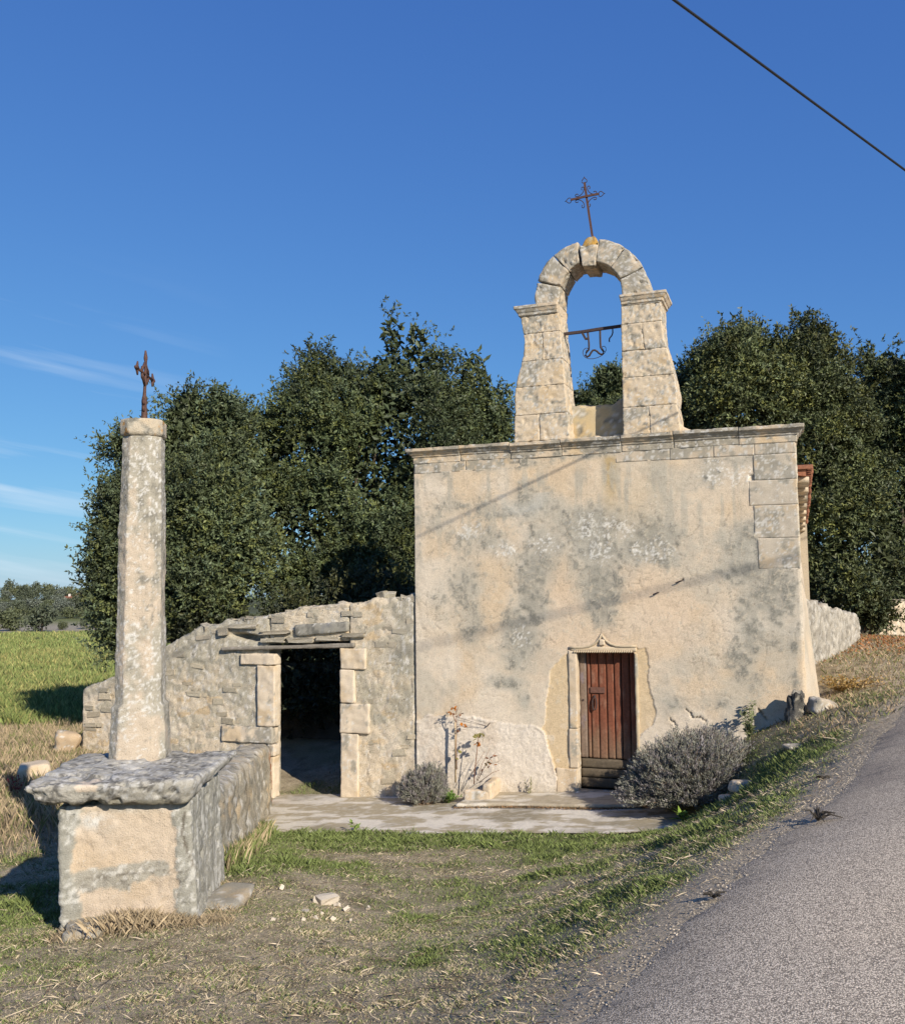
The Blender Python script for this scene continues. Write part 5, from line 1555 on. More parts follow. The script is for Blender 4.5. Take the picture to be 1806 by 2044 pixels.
# undergrowth between the oaks, deep in the chapel's shade
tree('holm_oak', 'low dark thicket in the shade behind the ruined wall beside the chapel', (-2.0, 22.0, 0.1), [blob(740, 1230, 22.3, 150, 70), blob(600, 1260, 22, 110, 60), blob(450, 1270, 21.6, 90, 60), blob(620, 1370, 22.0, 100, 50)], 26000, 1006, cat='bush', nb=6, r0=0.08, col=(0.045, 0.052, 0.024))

# ------------------------------------------------------------------ trees on the far hillside
def far_crown(seed, squash, n=1200, base=(0.075, 0.085, 0.045)):
    rng = np.random.default_rng(seed)
    ell = [((rng.uniform(-.5, .5), rng.uniform(-.4, .4), 0.62 + rng.uniform(-.35, .4) * squash), (rng.uniform(.4, .7), .5, rng.uniform(.38, .6) * squash)) for _ in range(6)]
    P = []
    for c_, r_ in ell:
        d = unitv(rng.normal(size=(n // 6, 3)))
        P.append(np.array(c_) + d * np.array(r_) * rng.uniform(0.7, 1.05, (n // 6, 1)))
    P = np.concatenate(P)
    m = len(P)
    ax, nr = unitv(rng.normal(size=(m, 3)) + (0, 0, .3)), unitv(rng.normal(size=(m, 3)) + (0, -.3, .6))
    col = np.array(base) * rng.uniform(0.65, 1.4, (m, 1))
    return quads_leaf(P, ax, nr, rng.uniform(.10, .22, m), rng.uniform(.08, .16, m), col)
FARC = [(0.082, 0.095, 0.046), (0.072, 0.085, 0.050), (0.095, 0.105, 0.050), (0.110, 0.125, 0.095), (0.17, 0.10, 0.055)]
far_me = []
for k, (b_, sq) in enumerate(zip(FARC, (0.9, 1.0, 0.7, 0.8, 1.0))):
    V, F, c = far_crown(1100 + k, sq, 1100, b_)
    far_me.append(mesh('crown', V, F, M['leaf'], c, False))
mb = MB(); mb.tube([(0, 0, -0.3), (0.02, 0, 0.3), (0, 0.02, 0.9)], [0.07, 0.05, 0.03], 6)
mb2 = MB(); mb2.tube([(0, 0, -0.3), (0.02, 0, 0.3), (0, 0.02, 0.9)], [0.07, 0.05, 0.03], 6)
trunk_o = mb.build('trunk', M['bark'], None, True); trunk_me = trunk_o.data; bpy.data.objects.remove(trunk_o)
def far_tree(name, px, py_base, Y, rpx, kind, label, group, hs=1.0, cat='tree'):
    p = at_depth(px, py_base, Y)
    s_ = rpx / F_ * Y
    z = g1(p[0], p[1])
    t = empty(name, (p[0], p[1], z), random.uniform(0, 6.28))
    tag(t, label, cat, group)
    hh = max(p[2] + 0, z)
    link('crown', far_me[kind], t, None, None, (s_, s_, s_ * hs))
    link('trunk', trunk_me, t, None, None, (s_, s_, s_ * hs))
    return t
# skyline pines: the heights are set so that each one tops the ridge where it is seen
for (px, ytop, rpx, kd) in [(-60, 1158, 16, 0), (-25, 1162, 14, 2), (19, 1153, 13, 1), (35, 1158, 12, 2), (55, 1160, 12, 0), (75, 1158, 11, 1), (100, 1153, 19, 2), (135, 1160, 17, 2), (165, 1171, 12, 1), (188, 1172, 12, 0), (210, 1171, 13, 1)]:
    Yf = 285 + random.uniform(-15, 15)
    p = at_depth(px, ytop, Yf)
    z = g1(p[0], p[1])
    s_ = rpx / F_ * Yf
    t = empty('pine_tree', (p[0], p[1], z), random.uniform(0, 6.28))
    tag(t, 'rounded pine on the skyline of the far wooded hill', 'tree', 'pines along the far skyline')
    hs = max((p[2] - z), 2.0) / 1.6
    link('crown', far_me[kd], t, None, None, (s_ * 1.2, s_ * 1.2, hs))
    link('trunk', trunk_me, t, None, None, (s_, s_, hs))
rs2 = random.Random(12)
k_ = 0
for Yf, ys, n_, rr_ in ((250, 1178, 12, 13), (225, 1188, 12, 14), (200, 1199, 12, 15), (180, 1210, 12, 16), (165, 1222, 11, 16), (150, 1234, 10, 15)):
    for i in range(n_):
        px = -70 + (330 / n_) * i + rs2.uniform(-10, 10)
        kd = rs2.choice([0, 0, 1, 1, 2, 3, 3, 4 if rs2.random() < .35 else 0])
        p = at_depth(px, ys + rs2.uniform(-3, 3), Yf)
        z = g1(p[0], p[1])
        s_ = rr_ * rs2.uniform(.8, 1.3) / F_ * Yf
        t = empty('far_tree', (p[0], p[1], z), rs2.uniform(0, 6.28))
        tag(t, ['grey-green', 'dark olive', 'light green', 'silvery', 'russet'][kd] + ' round tree in the wood on the far hillside', 'tree', 'trees of the far hillside wood, ' + ['grey-green', 'dark olive', 'light green', 'silvery', 'russet'][kd])
        hs = max(p[2] - z + s_ * 0.5, 1.6 * s_) / 1.5
        link('crown', far_me[kd], t, None, None, (s_ * 1.15, s_, hs))
        link('trunk', trunk_me, t, None, None, (s_, s_, hs))
for i, (px, ytop, Yf, rpx, kd, lab) in enumerate([(85, 1207, 104, 34, 1, 'dense dark shrub at the far edge of the green field, widest one'), (22, 1212, 108, 30, 0, 'shaggy shrub at the far field edge, left of the widest dark shrub'),
                                                (173, 1220, 112, 14, 1, 'small shrub by the bare strip beyond the green field'), (-25, 1210, 106, 32, 1, 'field edge shrub cut by the left picture border'), (125, 1238, 110, 12, 0, 'low shrub between dark shrub and bare strip at field end'), (76, 1280, 82, 5, 1, 'tiny lone bush standing in the green field')]):
    p = at_depth(px, ytop, Yf)
    z = g1(p[0], p[1]); s_ = rpx / F_ * Yf
    t = empty('shrub', (p[0], p[1], z), 0.7 * i)
    tag(t, lab, 'shrub', 'shrubs along the far end of the field' if i != 5 else None)
    hs = max(p[2] - z, 0.4) / 1.45
    link('crown', far_me[kd], t, None, None, (s_ * 1.05, s_, hs))
    link('trunk', trunk_me, t, None, None, (s_, s_, hs))
# the red-roofed farmhouse among the far trees
hp_ = at_depth(116, 1197, 228)
hz = g1(hp_[0], hp_[1] )
fh = empty('farmhouse', (hp_[0], hp_[1], hz), 0.1)
tag(fh, 'distant farmhouse with a low red tiled roof among hillside trees', 'house')
H_ = hp_[2] - hz
mb = MB(); mb.box((-2.6, 0, -1), (2.6, 5, H_ - 0.2), (0.5, 0.42, 0.32)); mb.build('wall', M['plaster'], fh)
mb = MB(); mb.add([(-3.0, -0.5, H_ - 0.25), (3.0, -0.5, H_ - 0.25), (3.0, 2.5, H_ + 0.85), (-3.0, 2.5, H_ + 0.85), (3.0, 5.5, H_ - 0.25), (-3.0, 5.5, H_ - 0.25)], [(0, 1, 2, 3), (3, 2, 4, 5), (1, 4, 2), (0, 3, 5)], (0.34, 0.15, 0.09)); fr = mb.build('roof', M['tile'], fh)
mb = MB(); mb.box((1.8, 2.2, H_ + 0.3), (2.3, 2.7, H_ + 1.35), (0.6, 0.55, 0.48)); mb.build('chimney', M['plaster'], fr)

# ------------------------------------------------------------------ walls beyond the chapel, right
def dry_wall(label, a, b, h0, h1, thick, seed, tone, zb=0.4):
    a, b = np.array(a, float), np.array(b, float)
    ln = float(np.linalg.norm((b - a)[:2]))
    d = (b - a)[:2] / ln
    perp = np.array([-d[1], d[0]])
    t = empty('dry_stone_wall', (*((a + b)[:2] / 2), (a[2] + b[2]) / 2))
    o = np.array(t.location)
    tag(t, label, 'wall', None)
    def f(P):
        s = P[:, 0] / ln
        xy = a[:2] + d * P[:, 0][:, None] + perp * P[:, 1][:, None]
        zbot = a[2] + (b[2] - a[2]) * s - zb
        ztop = a[2] + h0 + (b[2] + h1 - a[2] - h0) * s + 0.06 * noise2(P[:, 0], P[:, 0] * 0, 3, 3, seed)
        return np.c_[xy, zbot + (ztop - zbot) * P[:, 2]] - o
    sc = np.array([5.5, 5.5, 9.0])
    def dp(P, n):
        d1, d2, _ = worley((P + o) * sc, seed + 3)
        return 0.05 * sstep(0.0, 0.25, d2 - d1) - 0.03
    def cf(P, n):
        d1, d2, cid = worley((P + o) * sc, seed + 3)
        c = np.array(tone)[None] * (0.65 + 0.6 * cid)[:, None]
        c = mixc(c, (0.10, 0.09, 0.07), sstep(0.10, 0.0, d2 - d1) * 0.7)
        return mixc(c, (0.60, 0.57, 0.50), sstep(0.35, 0.6, fbm(P, 14, 3, seed + 7)) * 0.6)
    block('wall_body', f, (ln, thick, 1.0), 0.05 if ln < 8 else 0.09, M['rubble'], t, 0.04, 0.02, 8, cf, seed, dp)
    return t
wa = at_depth(1617, 1336, 17.2); wb_ = at_depth(1716, 1288, 23.5)
dry_wall('grey dry stone wall running back from the chapel corner beside the road verge', (wa[0], wa[1], wa[2]), (wb_[0], wb_[1], wb_[2]), 1.28, 0.72, 0.45, 1201, (0.40, 0.36, 0.29))
wc = at_depth(1700, 1295, 25.5); wd_ = at_depth(1950, 1262, 27.5)
dry_wall('sunlit cream stone wall beyond the leafy bank at the right edge', (wc[0], wc[1], wc[2]), (wd_[0], wd_[1], wd_[2]), 1.05, 1.25, 0.45, 1221, (0.56, 0.46, 0.33))

# ------------------------------------------------------------------ stones lying about
def rock(name, label, c, size, rot, seed, cat='stone', mat='stone', col=None, group=None, amp=0.25, res=None):
    """An irregular worn stone resting on the ground; c is the middle of its foot."""
    rng = np.random.default_rng(seed)
    sx, sy, sz = size
    res = res or max(size) / 12
    o = empty  # (name kept for clarity of the call below)
    P, F = unit_block(tuple(int(max(3, round(s_ / res))) for s_ in size))
    Q = (P - 0.5)
    q = np.clip(Q, -0.30, 0.30); d = Q - q
    Q = q + d / (np.linalg.norm(d, axis=1)[:, None] + 1e-9) * 0.20
    nr = unitv(Q)
    Q = Q + nr * (amp * fbm(Q + seed * 1.7, 1.6, 4, seed) * 0.5)[:, None]
    V = Q * np.array(size); V[:, 2] += sz * 0.42
    cf = col or stone_col(0.0, -0.1, 0.15, 0.05, seed)
    ob = link(name, mesh(name, V, F, M[mat], cf(V, nr)), None, c, (rot[0], rot[1], rot[2]))
    tag(ob, label, cat, group)
    return ob
p = on_ground(72, 1566)
rock('stone_block', 'pale squarish stone block lying in dry grass left of the pillar slab', p, (0.50, 0.42, 0.38), (0.05, -0.1, 0.4), 1301, col=stone_col(-0.35, -0.3, 0, 0, 1301))
p = CH.w(-7.25, -0.25); p[2] = g1(p[0], p[1])
rock('stone_block', 'orange-stained stone at the foot of the ruined wall, left end', p + np.array([0, 0, 0.02]), (0.42, 0.4, 0.42), (0, 0.25, 0.2), 1302, col=stone_col(-0.2, -0.3, 0, 0, 1302, np.array([0.47, 0.35, 0.22])))
p = on_ground(455, 1795)
rock('flat_stone', 'flat lichened slab lying in the turf right of the pedestal', p - np.array([0, 0, 0.03]), (0.30, 0.55, 0.09), (0, 0.03, -0.15), 1303, col=stone_col(0.3, 0.1, 0.1, 0.2, 1303, np.array([0.33, 0.30, 0.235])))
p = on_ground(140, 1880)
rock('foot_stone', 'rough grey stone at the left foot of the pedestal', p + np.array([0.08, 0.12, -0.07]), (0.30, 0.34, 0.17), (0, -0.1, 0.2), 1304, col=stone_col(0.3, 0.1, 0.0, 0.05, 1304, np.array([0.36, 0.32, 0.25])))
c_ = CH.w(6.05, -0.32); c_[2] = g1(c_[0], c_[1])
rock('pitted_rock', 'dark pitted upright rock leaning at the chapel corner', c_ - np.array([0, 0, 0.05]), (0.24, 0.22, 0.44), (0.05, 0.12, 0.3), 1305, cat='rock', amp=0.75, res=0.018,
     col=lambda P, n: mixc(mixc(np.tile(np.array([0.085, 0.08, 0.068]), (len(P), 1)), (0.30, 0.27, 0.21), sstep(0.15, 0.45, fbm(P, 14, 3, 1306))), (0.03, 0.028, 0.025), sstep(0.15, 0.4, fbm(P, 11, 3, 1307))))
c_ = CH.w(6.42, -0.25); c_[2] = g1(c_[0], c_[1])
rock('flat_stone', 'pale slanting stone beside the dark pitted rock', c_ - np.array([0, 0, 0.06]), (0.42, 0.30, 0.24), (0.1, 0.3, 0.2), 1308, col=stone_col(0.45, -0.1, 0, 0.05, 1308))
c_ = on_ground(1590, 1492)
rock('flat_stone', 'thin flat stone set in the grass below the pitted rock', c_ - np.array([0, 0, 0.03]), (0.34, 0.2, 0.07), (0, 0, 0.2), 1309, col=stone_col(0.4, 0, 0, 0.1, 1309))
for i, (x, y, s_) in enumerate([(1478, 1578, 0.20), (1450, 1600, 0.14)]):
    c_ = on_ground(x, y)
    rock('stone', ['white stone on the grass bank below the large lavender', 'smaller white stone half sunk in the bank beside the lavender'][i], c_ - np.array([0, 0, 0.02]), (s_ * 1.4, s_, s_ * 0.8), (0, 0.1, 0.5), 1310 + i, col=stone_col(-0.2, -0.3, 0, 0.1, 1310))
chips = [(608, 1826, .06), (650, 1805, .13), (606, 1838, .04), (673, 1809, .05), (692, 1818, .05), (562, 1776, .05), (630, 1836, .04), (665, 1836, .04), (643, 1826, .03), (700, 1840, .03), (735, 1815, .035), (545, 1840, .04), (600, 1865, .03)]
for i, (x, y, s_) in enumerate(chips):
    s_ *= 0.85
    c_ = on_ground(x, y)
    P, F = stone_pool[i % 10]
    ob = link('stone_chip', mesh('stone_chip', P, F, M['pebble'], None, False), None, c_ + np.array([0, 0, s_ * 0.25]), (0.2 * i, 0.1 * i, 0.9 * i), (s_ * (2.0 if i == 1 else 1.3), s_, s_ * 0.75))
    tag(ob, 'largest, oblong white stone chip on the lawn' if i == 1 else 'small white limestone chip scattered on the lawn right of the pedestal', 'stone chip', None if i == 1 else 'white stone chips on the lawn')

# planter edging
for i, (a, b, h, th) in enumerate([((925, 1603), (976, 1606), 0.21, 0.16), ((980, 1606), (1014, 1578), 0.30, 0.15)]):
    u0_, u1_ = [CH.inv(np.array(EYE + ray(*q) * ((0.07 * 1.0 + 0.02 - 3.6) / ray(*q)[2]))) for q in (a, b)]
    A_, B_ = CH.w(u0_[0], u0_[1]), CH.w(u1_[0], u1_[1])
    d = (B_ - A_)[:2]; ln = float(np.hypot(*d)); ang = math.atan2(d[1], d[0])
    ob = block('planter_stone', lambda P, ln=ln, th=th: P - np.array([ln / 2, 0, 0.05]), (ln, th, h + 0.05), 0.025, M['stone'], None, 0.03, 0.012, 6, stone_col(-0.15, -0.2, 0.15, 0.0, 1330 + i), 1330 + i)
    ob.location = (*((A_ + B_)[:2] / 2), 0.07 * (u0_[0] + u1_[0]) / 2)
    ob.rotation_euler = (0, 0, ang)
    tag(ob, ['low cut stone edging the planter, next to the small lavender', 'taller slanting cut stone closing the planter on the right'][i], 'edging stone', 'cut stones edging the planter')

# ------------------------------------------------------------------ lavender, roses and weeds
M['stem'] = mat_vc('dry_stem', 0.9, 0.1, 10, 0.2, 0)
def lavender(label, c, rx, ry, h, n_stem, seed, tilt=(0, 0), green=(0.235, 0.232, 0.182)):
    rng = np.random.default_rng(seed)
    c = np.array(c, float)
    t = empty('lavender_bush', c)
    tag(t, label, 'lavender', 'lavender bushes by the chapel')
    d = unitv(rng.normal(size=(n_stem, 3)) * np.array([1, 1, 0.75]) + np.array([0, 0, 0.35]))
    d[:, 2] = np.abs(d[:, 2]) * 1.0 + 0.02
    d = unitv(d)
    rad = rng.uniform(0.86, 1.04, n_stem) * (1 + 0.11 * vnoise(d * 2.2 + seed, seed) + 0.07 * vnoise(d * 5 + seed, seed + 1)) * np.where(rng.random(n_stem) < 0.25, rng.uniform(.6, .95, n_stem), 1)
    end = d * np.array([rx, ry, h]) * rad[:, None]
    end[:, 2] += end[:, 0] * tilt[0] + 0.10 * h
    root = np.c_[rng.normal(0, 0.22, n_stem) * rx, rng.normal(0, 0.22, n_stem) * ry, np.zeros(n_stem)]
    root[:, 2] = root[:, 0] * tilt[0]
    mid = root * 0.45 + end * 0.55 - np.array([0, 0, 0.06 * h])
    # stems as thin three-point ribbons
    V, F, C_ = [], [], []
    sd = unitv(np.cross(end - root, rng.normal(size=(n_stem, 3)))) * 0.0035
    V = np.stack([root - sd, root + sd, mid - sd, mid + sd, end - sd * .6, end + sd * .6], 1).reshape(-1, 3)
    b = np.arange(n_stem)[:, None] * 6
    F = np.concatenate([b + np.array([[0, 1, 3, 2]]), b + np.array([[2, 3, 5, 4]])])
    C_ = np.repeat(np.array([0.24, 0.17, 0.11]) * rng.uniform(0.6, 1.5, (n_stem, 1)), 6, 0)
    mk('stems', V, F, M['stem'], t, C_, False)
    per = 26
    s = rng.uniform(0.70, 1.06, (n_stem, per))
    q = mid[:, None] + (end - mid)[:, None] * ((s - 0.4) / 0.6)[..., None] + rng.normal(size=(n_stem, per, 3)) * 0.012
    dd = unitv(end - mid)
    ax = unitv(dd[:, None] * 0.9 + rng.normal(size=(n_stem, per, 3)) * 0.45 + np.array([0, 0, 0.5]))
    nr = unitv(rng.normal(size=(n_stem, per, 3)))
    n = n_stem * per
    tone = np.repeat(rng.uniform(0.7, 1.35, n_stem), per) * rng.uniform(0.75, 1.25, n)
    col = np.array(green)[None] * tone[:, None]
    pur = np.repeat(rng.random(n_stem), per)
    col = np.where((pur > 0.62)[:, None], col * np.array([1.0, 0.92, 1.12]), col)
    V, F, C_ = quads_leaf(q.reshape(-1, 3), ax.reshape(-1, 3), nr.reshape(-1, 3), rng.uniform(.032, .065, n), rng.uniform(.007, .013, n), col)
    mk('foliage', V, F, M['grass'], t, C_, False)
    return t
lc = CH.w(4.62, -0.92)
lavender('large domed grey-green lavender bush right of the red door', (lc[0], lc[1], g1(lc[0], lc[1]) + 0.0), 0.98, 0.82, 0.80, 3800, 1401, (0.12, 0))
l2 = CH.w(0.33, -0.42)
lavender('small dry lavender bush at the chapel wall beside the ruined doorway', (l2[0], l2[1], 0.03), 0.40, 0.34, 0.52, 800, 1402)

# roses: thorny stems with a few autumn leaves, each leaf its own piece
lv = np.array([(0, 0, 0), (0.25, 0.22, 0.03), (0.6, 0.30, 0.04), (0.85, 0.16, 0.02), (1, 0, -0.05), (0.85, -0.16, 0.02), (0.6, -0.30, 0.04), (0.25, -0.22, 0.03), (0.5, 0, -0.03)])
lf = [(0, 8, 1), (1, 8, 2), (2, 8, 3), (3, 8, 4), (4, 8, 5), (5, 8, 6), (6, 8, 7), (7, 8, 0)]
M['orange_leaf'] = mat_vc('orange_rose_leaf', 0.6, 0.3, 30, 0.3, 0, base=(0.42, 0.15, 0.022), rnd=0.3)
M['brown_leaf'] = mat_vc('brown_rose_leaf', 0.6, 0.3, 30, 0.3, 0, base=(0.20, 0.09, 0.045), rnd=0.3)
M['olive_leaf'] = mat_vc('olive_rose_leaf', 0.6, 0.3, 30, 0.3, 0, base=(0.16, 0.14, 0.035), rnd=0.3)
leaf_me = {k: mesh('leaf', lv, lf, M[k], None, True) for k in ('orange_leaf', 'brown_leaf', 'olive_leaf')}
def rose(label, stems, leaves, seed, off):
    """stems: lists of picture points with a distance from the wall; leaves: (x, y, kind, size)."""
    rng = random.Random(seed)
    pts = [[np.array([*(lambda q: (q[0], -off - k[2] if len(k) > 2 else -off, q[1]))(CH.hit(k[0], k[1], -off))]) for k in st] for st, _ in stems]
    b = pts[0][0]
    t = empty('rose_bush', CH.w(b[0], b[1], b[2]), CH.yaw)
    tag(t, label, 'rose', 'rose stems in the planter')
    for st, (_, r_) in zip(pts, stems):
        mb = MB()
        mb.tube([q - b for q in st], np.linspace(r_, r_ * 0.5, len(st)), 6, (0.20, 0.10, 0.055))
        mb.build('stem', M['stem'], t, True)
    for x, y, kd, s_ in leaves:
        u, z = CH.hit(x, y, -off)
        for k in range(2):
            link('leaf', leaf_me[kd], t, np.array([u, -off + rng.uniform(-.05, .05), z]) - b + np.array([rng.uniform(-.02, .02), 0, rng.uniform(-.02, .02)]), (rng.uniform(-1.2, 1.2), rng.uniform(-0.6, 1.4), rng.uniform(0, 6.28)), (s_, s_, s_))
    return t
c5 = lambda x, y: ((1500 + x / 4.0133) * .54, (2550 + y / 4.0133) * .54)
rose('tall thin rose stem with orange leaves tied to a stake by the chapel wall',
     [([c5(755, 1180), c5(745, 820), c5(752, 600), c5(750, 400), c5(742, 260)], .008), ([c5(752, 560), c5(800, 520), c5(880, 560)], .006), ([c5(748, 480), c5(720, 430), c5(690, 350), c5(660, 330), c5(600, 330)], .008), ([c5(750, 400), c5(800, 350), c5(830, 310)], .005), ([c5(745, 300), c5(700, 260), c5(650, 250)], .005), ([c5(748, 330), c5(780, 250), c5(790, 215)], .004)],
     [(*c5(830, 540), 'orange_leaf', .085), (*c5(860, 570), 'orange_leaf', .085), (*c5(905, 575), 'orange_leaf', .08), (*c5(790, 600), 'brown_leaf', .06), (*c5(740, 260), 'orange_leaf', .06), (*c5(765, 270), 'orange_leaf', .05), (*c5(690, 320), 'orange_leaf', .06), (*c5(670, 370), 'brown_leaf', .06), (*c5(820, 345), 'brown_leaf', .06), (*c5(715, 270), 'orange_leaf', .06), (*c5(735, 225), 'orange_leaf', .05), (*c5(780, 880), 'olive_leaf', .07), (*c5(720, 890), 'olive_leaf', .07), (*c5(760, 1000), 'olive_leaf', .06)], 21, 0.22)
rose('shorter spreading rose with bunched olive and orange leaves in the planter',
     [([c5(1010, 1400), c5(1020, 1200), c5(1040, 1030), c5(1060, 860), c5(1075, 680)], .009), ([c5(1050, 1340), c5(1130, 1100), c5(1250, 860)], .005), ([c5(1060, 1350), c5(1200, 1080), c5(1330, 930)], .006), ([c5(1090, 1370), c5(1280, 1230), c5(1390, 1190)], .006), ([c5(1200, 1100), c5(1340, 1080), c5(1440, 1020)], .004), ([c5(950, 1300), c5(1050, 1100), c5(1170, 910)], .005)],
     [(*c5(1060, 660), 'olive_leaf', .08), (*c5(1100, 650), 'olive_leaf', .08), (*c5(1140, 690), 'olive_leaf', .07), (*c5(1050, 720), 'olive_leaf', .08), (*c5(1120, 700), 'brown_leaf', .07), (*c5(1040, 640), 'olive_leaf', .07), (*c5(1100, 760), 'orange_leaf', .07), (*c5(1070, 800), 'orange_leaf', .10), (*c5(1090, 830), 'orange_leaf', .09), (*c5(1050, 820), 'orange_leaf', .08), (*c5(1270, 1080), 'orange_leaf', .08), (*c5(1290, 1110), 'orange_leaf', .07), (*c5(1180, 1080), 'olive_leaf', .07), (*c5(1330, 980), 'brown_leaf', .06), (*c5(1150, 1160), 'brown_leaf', .06), (*c5(1240, 1020), 'brown_leaf', .06), (*c5(1190, 1170), 'brown_leaf', .06)], 22, 0.30)
su, sz_ = CH.hit(*c5(735, 1100), -0.20); su2, sz2 = CH.hit(*c5(728, 480), -0.16)
mb = MB(); mb.tube([(0, 0, -0.3), (su2 - su, 0.04, sz2 - sz_)], 0.016, 7, (0.52, 0.40, 0.25))
st = mb.build('garden_stake', M['twig'], None, True); st.location = CH.w(su, -0.20, sz_); st.rotation_euler = (0, 0, CH.yaw)
tag(st, 'pale wooden stake behind the tall rose stem', 'stake')

def weed(name, label, c, h, n_stem, n_leaf, leaf, col, seed, spread=0.12, group=None, cat='weed'):
    rng = np.random.default_rng(seed)
    t = empty(name, c)
    tag(t, label, cat, group)
    mb = MB(); Vs = []
    for i in range(n_stem):
        e = np.array([rng.normal(0, spread), rng.normal(0, spread), h * rng.uniform(0.6, 1.05)])
        mb.tube([np.zeros(3), e * 0.5 + rng.normal(size=3) * 0.015, e], [0.005, 0.004, 0.002], 4, np.array(col) * 1.1)
        s = rng.uniform(0.15, 1.0, n_leaf)
        q = e[None] * s[:, None]
        ax = unitv(np.c_[rng.normal(size=(n_leaf, 2)), rng.uniform(0.1, 0.9, n_leaf)])
        nr = unitv(np.c_[rng.normal(size=(n_leaf, 2)) * .4, np.ones(n_leaf)])
        Vs.append(quads_leaf(q, ax, nr, leaf * rng.uniform(.6, 1.2, n_leaf) * (1.15 - 0.5 * s), leaf * .38 * rng.uniform(.7, 1.2, n_leaf), np.array(col)[None] * rng.uniform(.7, 1.4, (n_leaf, 1))))
    mb.build('stems', M['grass'], t)
    V = np.concatenate([a[0] for a in Vs]); C_ = np.concatenate([a[2] for a in Vs])
    mk('leaves', V, np.arange(len(V)).reshape(-1, 4), M['grass'], t, C_, False)
    return t
q = CH.w(5.42, -0.30); q[2] = g1(q[0], q[1])
weed('tall_weed', 'tall pale green weed against the wall right of the large lavender', q, 0.62, 7, 34, 0.10, (0.19, 0.21, 0.10), 1501, 0.13)
q = on_ground(1058, 1578); q = CH.w(2.0, -0.12, 0.14)
weed('dry_weed', 'thin dry weed at the foot of the wall left of the door', q, 0.32, 4, 16, 0.05, (0.26, 0.24, 0.13), 1502, 0.07)
q = on_ground(1362, 1640)
weed('broadleaf_weed', 'bright broad-leaved weed at the right front corner of the terrace', q, 0.17, 4, 5, 0.17, (0.17, 0.25, 0.045), 1503, 0.05)
q = CH.w(0.75, -0.5, 0.06)
weed('grass_tuft', 'fresh green tuft inside the planter behind the edging stones', q, 0.16, 12, 12, 0.09, (0.10, 0.17, 0.03), 1504, 0.10)
q = on_ground(707, 1660)
weed('dock_leaf', 'upright green leaf at the terrace edge before the ruined doorway', q, 0.14, 2, 5, 0.15, (0.14, 0.19, 0.05), 1505, 0.02)
q = CH.w(-1.95, 1.0, -0.1)
weed('dry_weed', 'thin reddish weed inside the dark ruined doorway', q, 0.55, 2, 14, 0.06, (0.24, 0.11, 0.06), 1506, 0.06)
q = CH.w(-2.85, -0.22, -0.2)
weed('creeper', 'brown creeper at the corner of low wall and ruined doorway', q, 0.55, 6, 26, 0.07, (0.14, 0.075, 0.035), 1507, 0.07, cat='plant')
q = np.array([-3.85, 12.8, g1(-3.85, 12.8)])
weed('creeper', 'brown bramble tangle on the mound behind the slab', q, 0.55, 10, 30, 0.08, (0.15, 0.10, 0.05), 1508, 0.4, cat='plant')
q = on_ground(30, 1590)
weed('red_weed', 'small red-leaved weed in the grass left of the slab', q, 0.30, 5, 16, 0.07, (0.20, 0.035, 0.03), 1509, 0.12)
q = CH.w(6.75, 1.3); q[2] = g1(q[0], q[1])
weed('autumn_weed', 'yellow and orange weeds growing along the chapel side wall', q, 0.26, 26, 30, 0.07, (0.34, 0.22, 0.075), 1510, 0.36)

# ------------------------------------------------------------------ overhead cables (their shadows lie across the front)
def cable_from(shadow_px, pix_px, label, name='overhead_cable', r_=0.016):
    """The cable lies where its sight line meets the sheet of sun rays that ends in its shadow on the wall."""
    A_, B_ = [CH.w(q[0], 0, q[1]) for q in (CH.hit(*p) for p in shadow_px)]
    pn = np.cross(B_ - A_, SUN_DIR)
    pts = []
    for x, y in pix_px:
        d = ray(x, y)
        k = ((A_ - EYE) @ pn) / (d @ pn)
        pts.append(EYE + d * k)
    return pts
pts = cable_from([(1360, 820), (900, 1040)], [(1345, 0), (1806, 340)], '')
d = pts[1] - pts[0]
A_, B_ = pts[0] - d * 3.0, pts[1] + d * 4.0
line = [A_ + (B_ - A_) * t - np.array([0, 0, 0.0]) for t in np.linspace(0, 1, 9)]
mb = MB(); mb.tube(line, 0.013, 8)
cb = mb.build('overhead_cable', M['cable'], None, True, loc=pts[0])
tag(cb, 'black overhead cable slanting across the upper right sky', 'cable')
# a second line strung higher on the near side of the road: only its soft shadow falls on the front
sA, sB = [CH.w(q[0], 0, q[1]) for q in (CH.hit(1470, 1140), CH.hit(860, 1285))]
A2, B2 = sA - SUN_DIR * 16.0, sB - SUN_DIR * 21.0
d = A2 - B2
mb = MB(); mb.tube([B2 - d * 0.15, B2, A2, A2 + d * 0.9], 0.022, 8)
cb = mb.build('overhead_cable', M['cable'], None, True, loc=A2)
tag(cb, 'second overhead cable strung over the road, shadowing the chapel front', 'cable')

# ------------------------------------------------------------------ grass
def masked(x, y):
    """True where turf can grow: not on the road, the terrace, or under walls and pedestal."""
    P3 = np.stack([x, y, x * 0], -1)
    L = CH.inv(P3)
    u, n = L[:, 0], L[:, 1]
    ok = x < road_edge(np.clip(y, -6, 70)) - 0.02
    ok &= ~in_poly(u + 0.04 * noise2(u, n, 5, 2, 801), n + 0.05 * noise2(u, n, 4, 2, 802), PAVE)
    ok &= ~((u > -7.1) & (u < 6.5) & (n > 0.0) & (n < 8)) | ((u < -1.3) & (u > -2.9) & (n > 0) & (n < 3))
    Q = PD.inv(P3)
    ok &= ~((Q[:, 0] > -1.04) & (Q[:, 0] < 0.02) & (Q[:, 1] > -0.01) & (Q[:, 1] < 1.3))
    xr = -2.22 - (y - 8.55) * 0.126
    ok &= ~((x < xr + 0.02) & (x > xr - 0.55) & (y > 8.4) & (y < 16.8))
    return ok

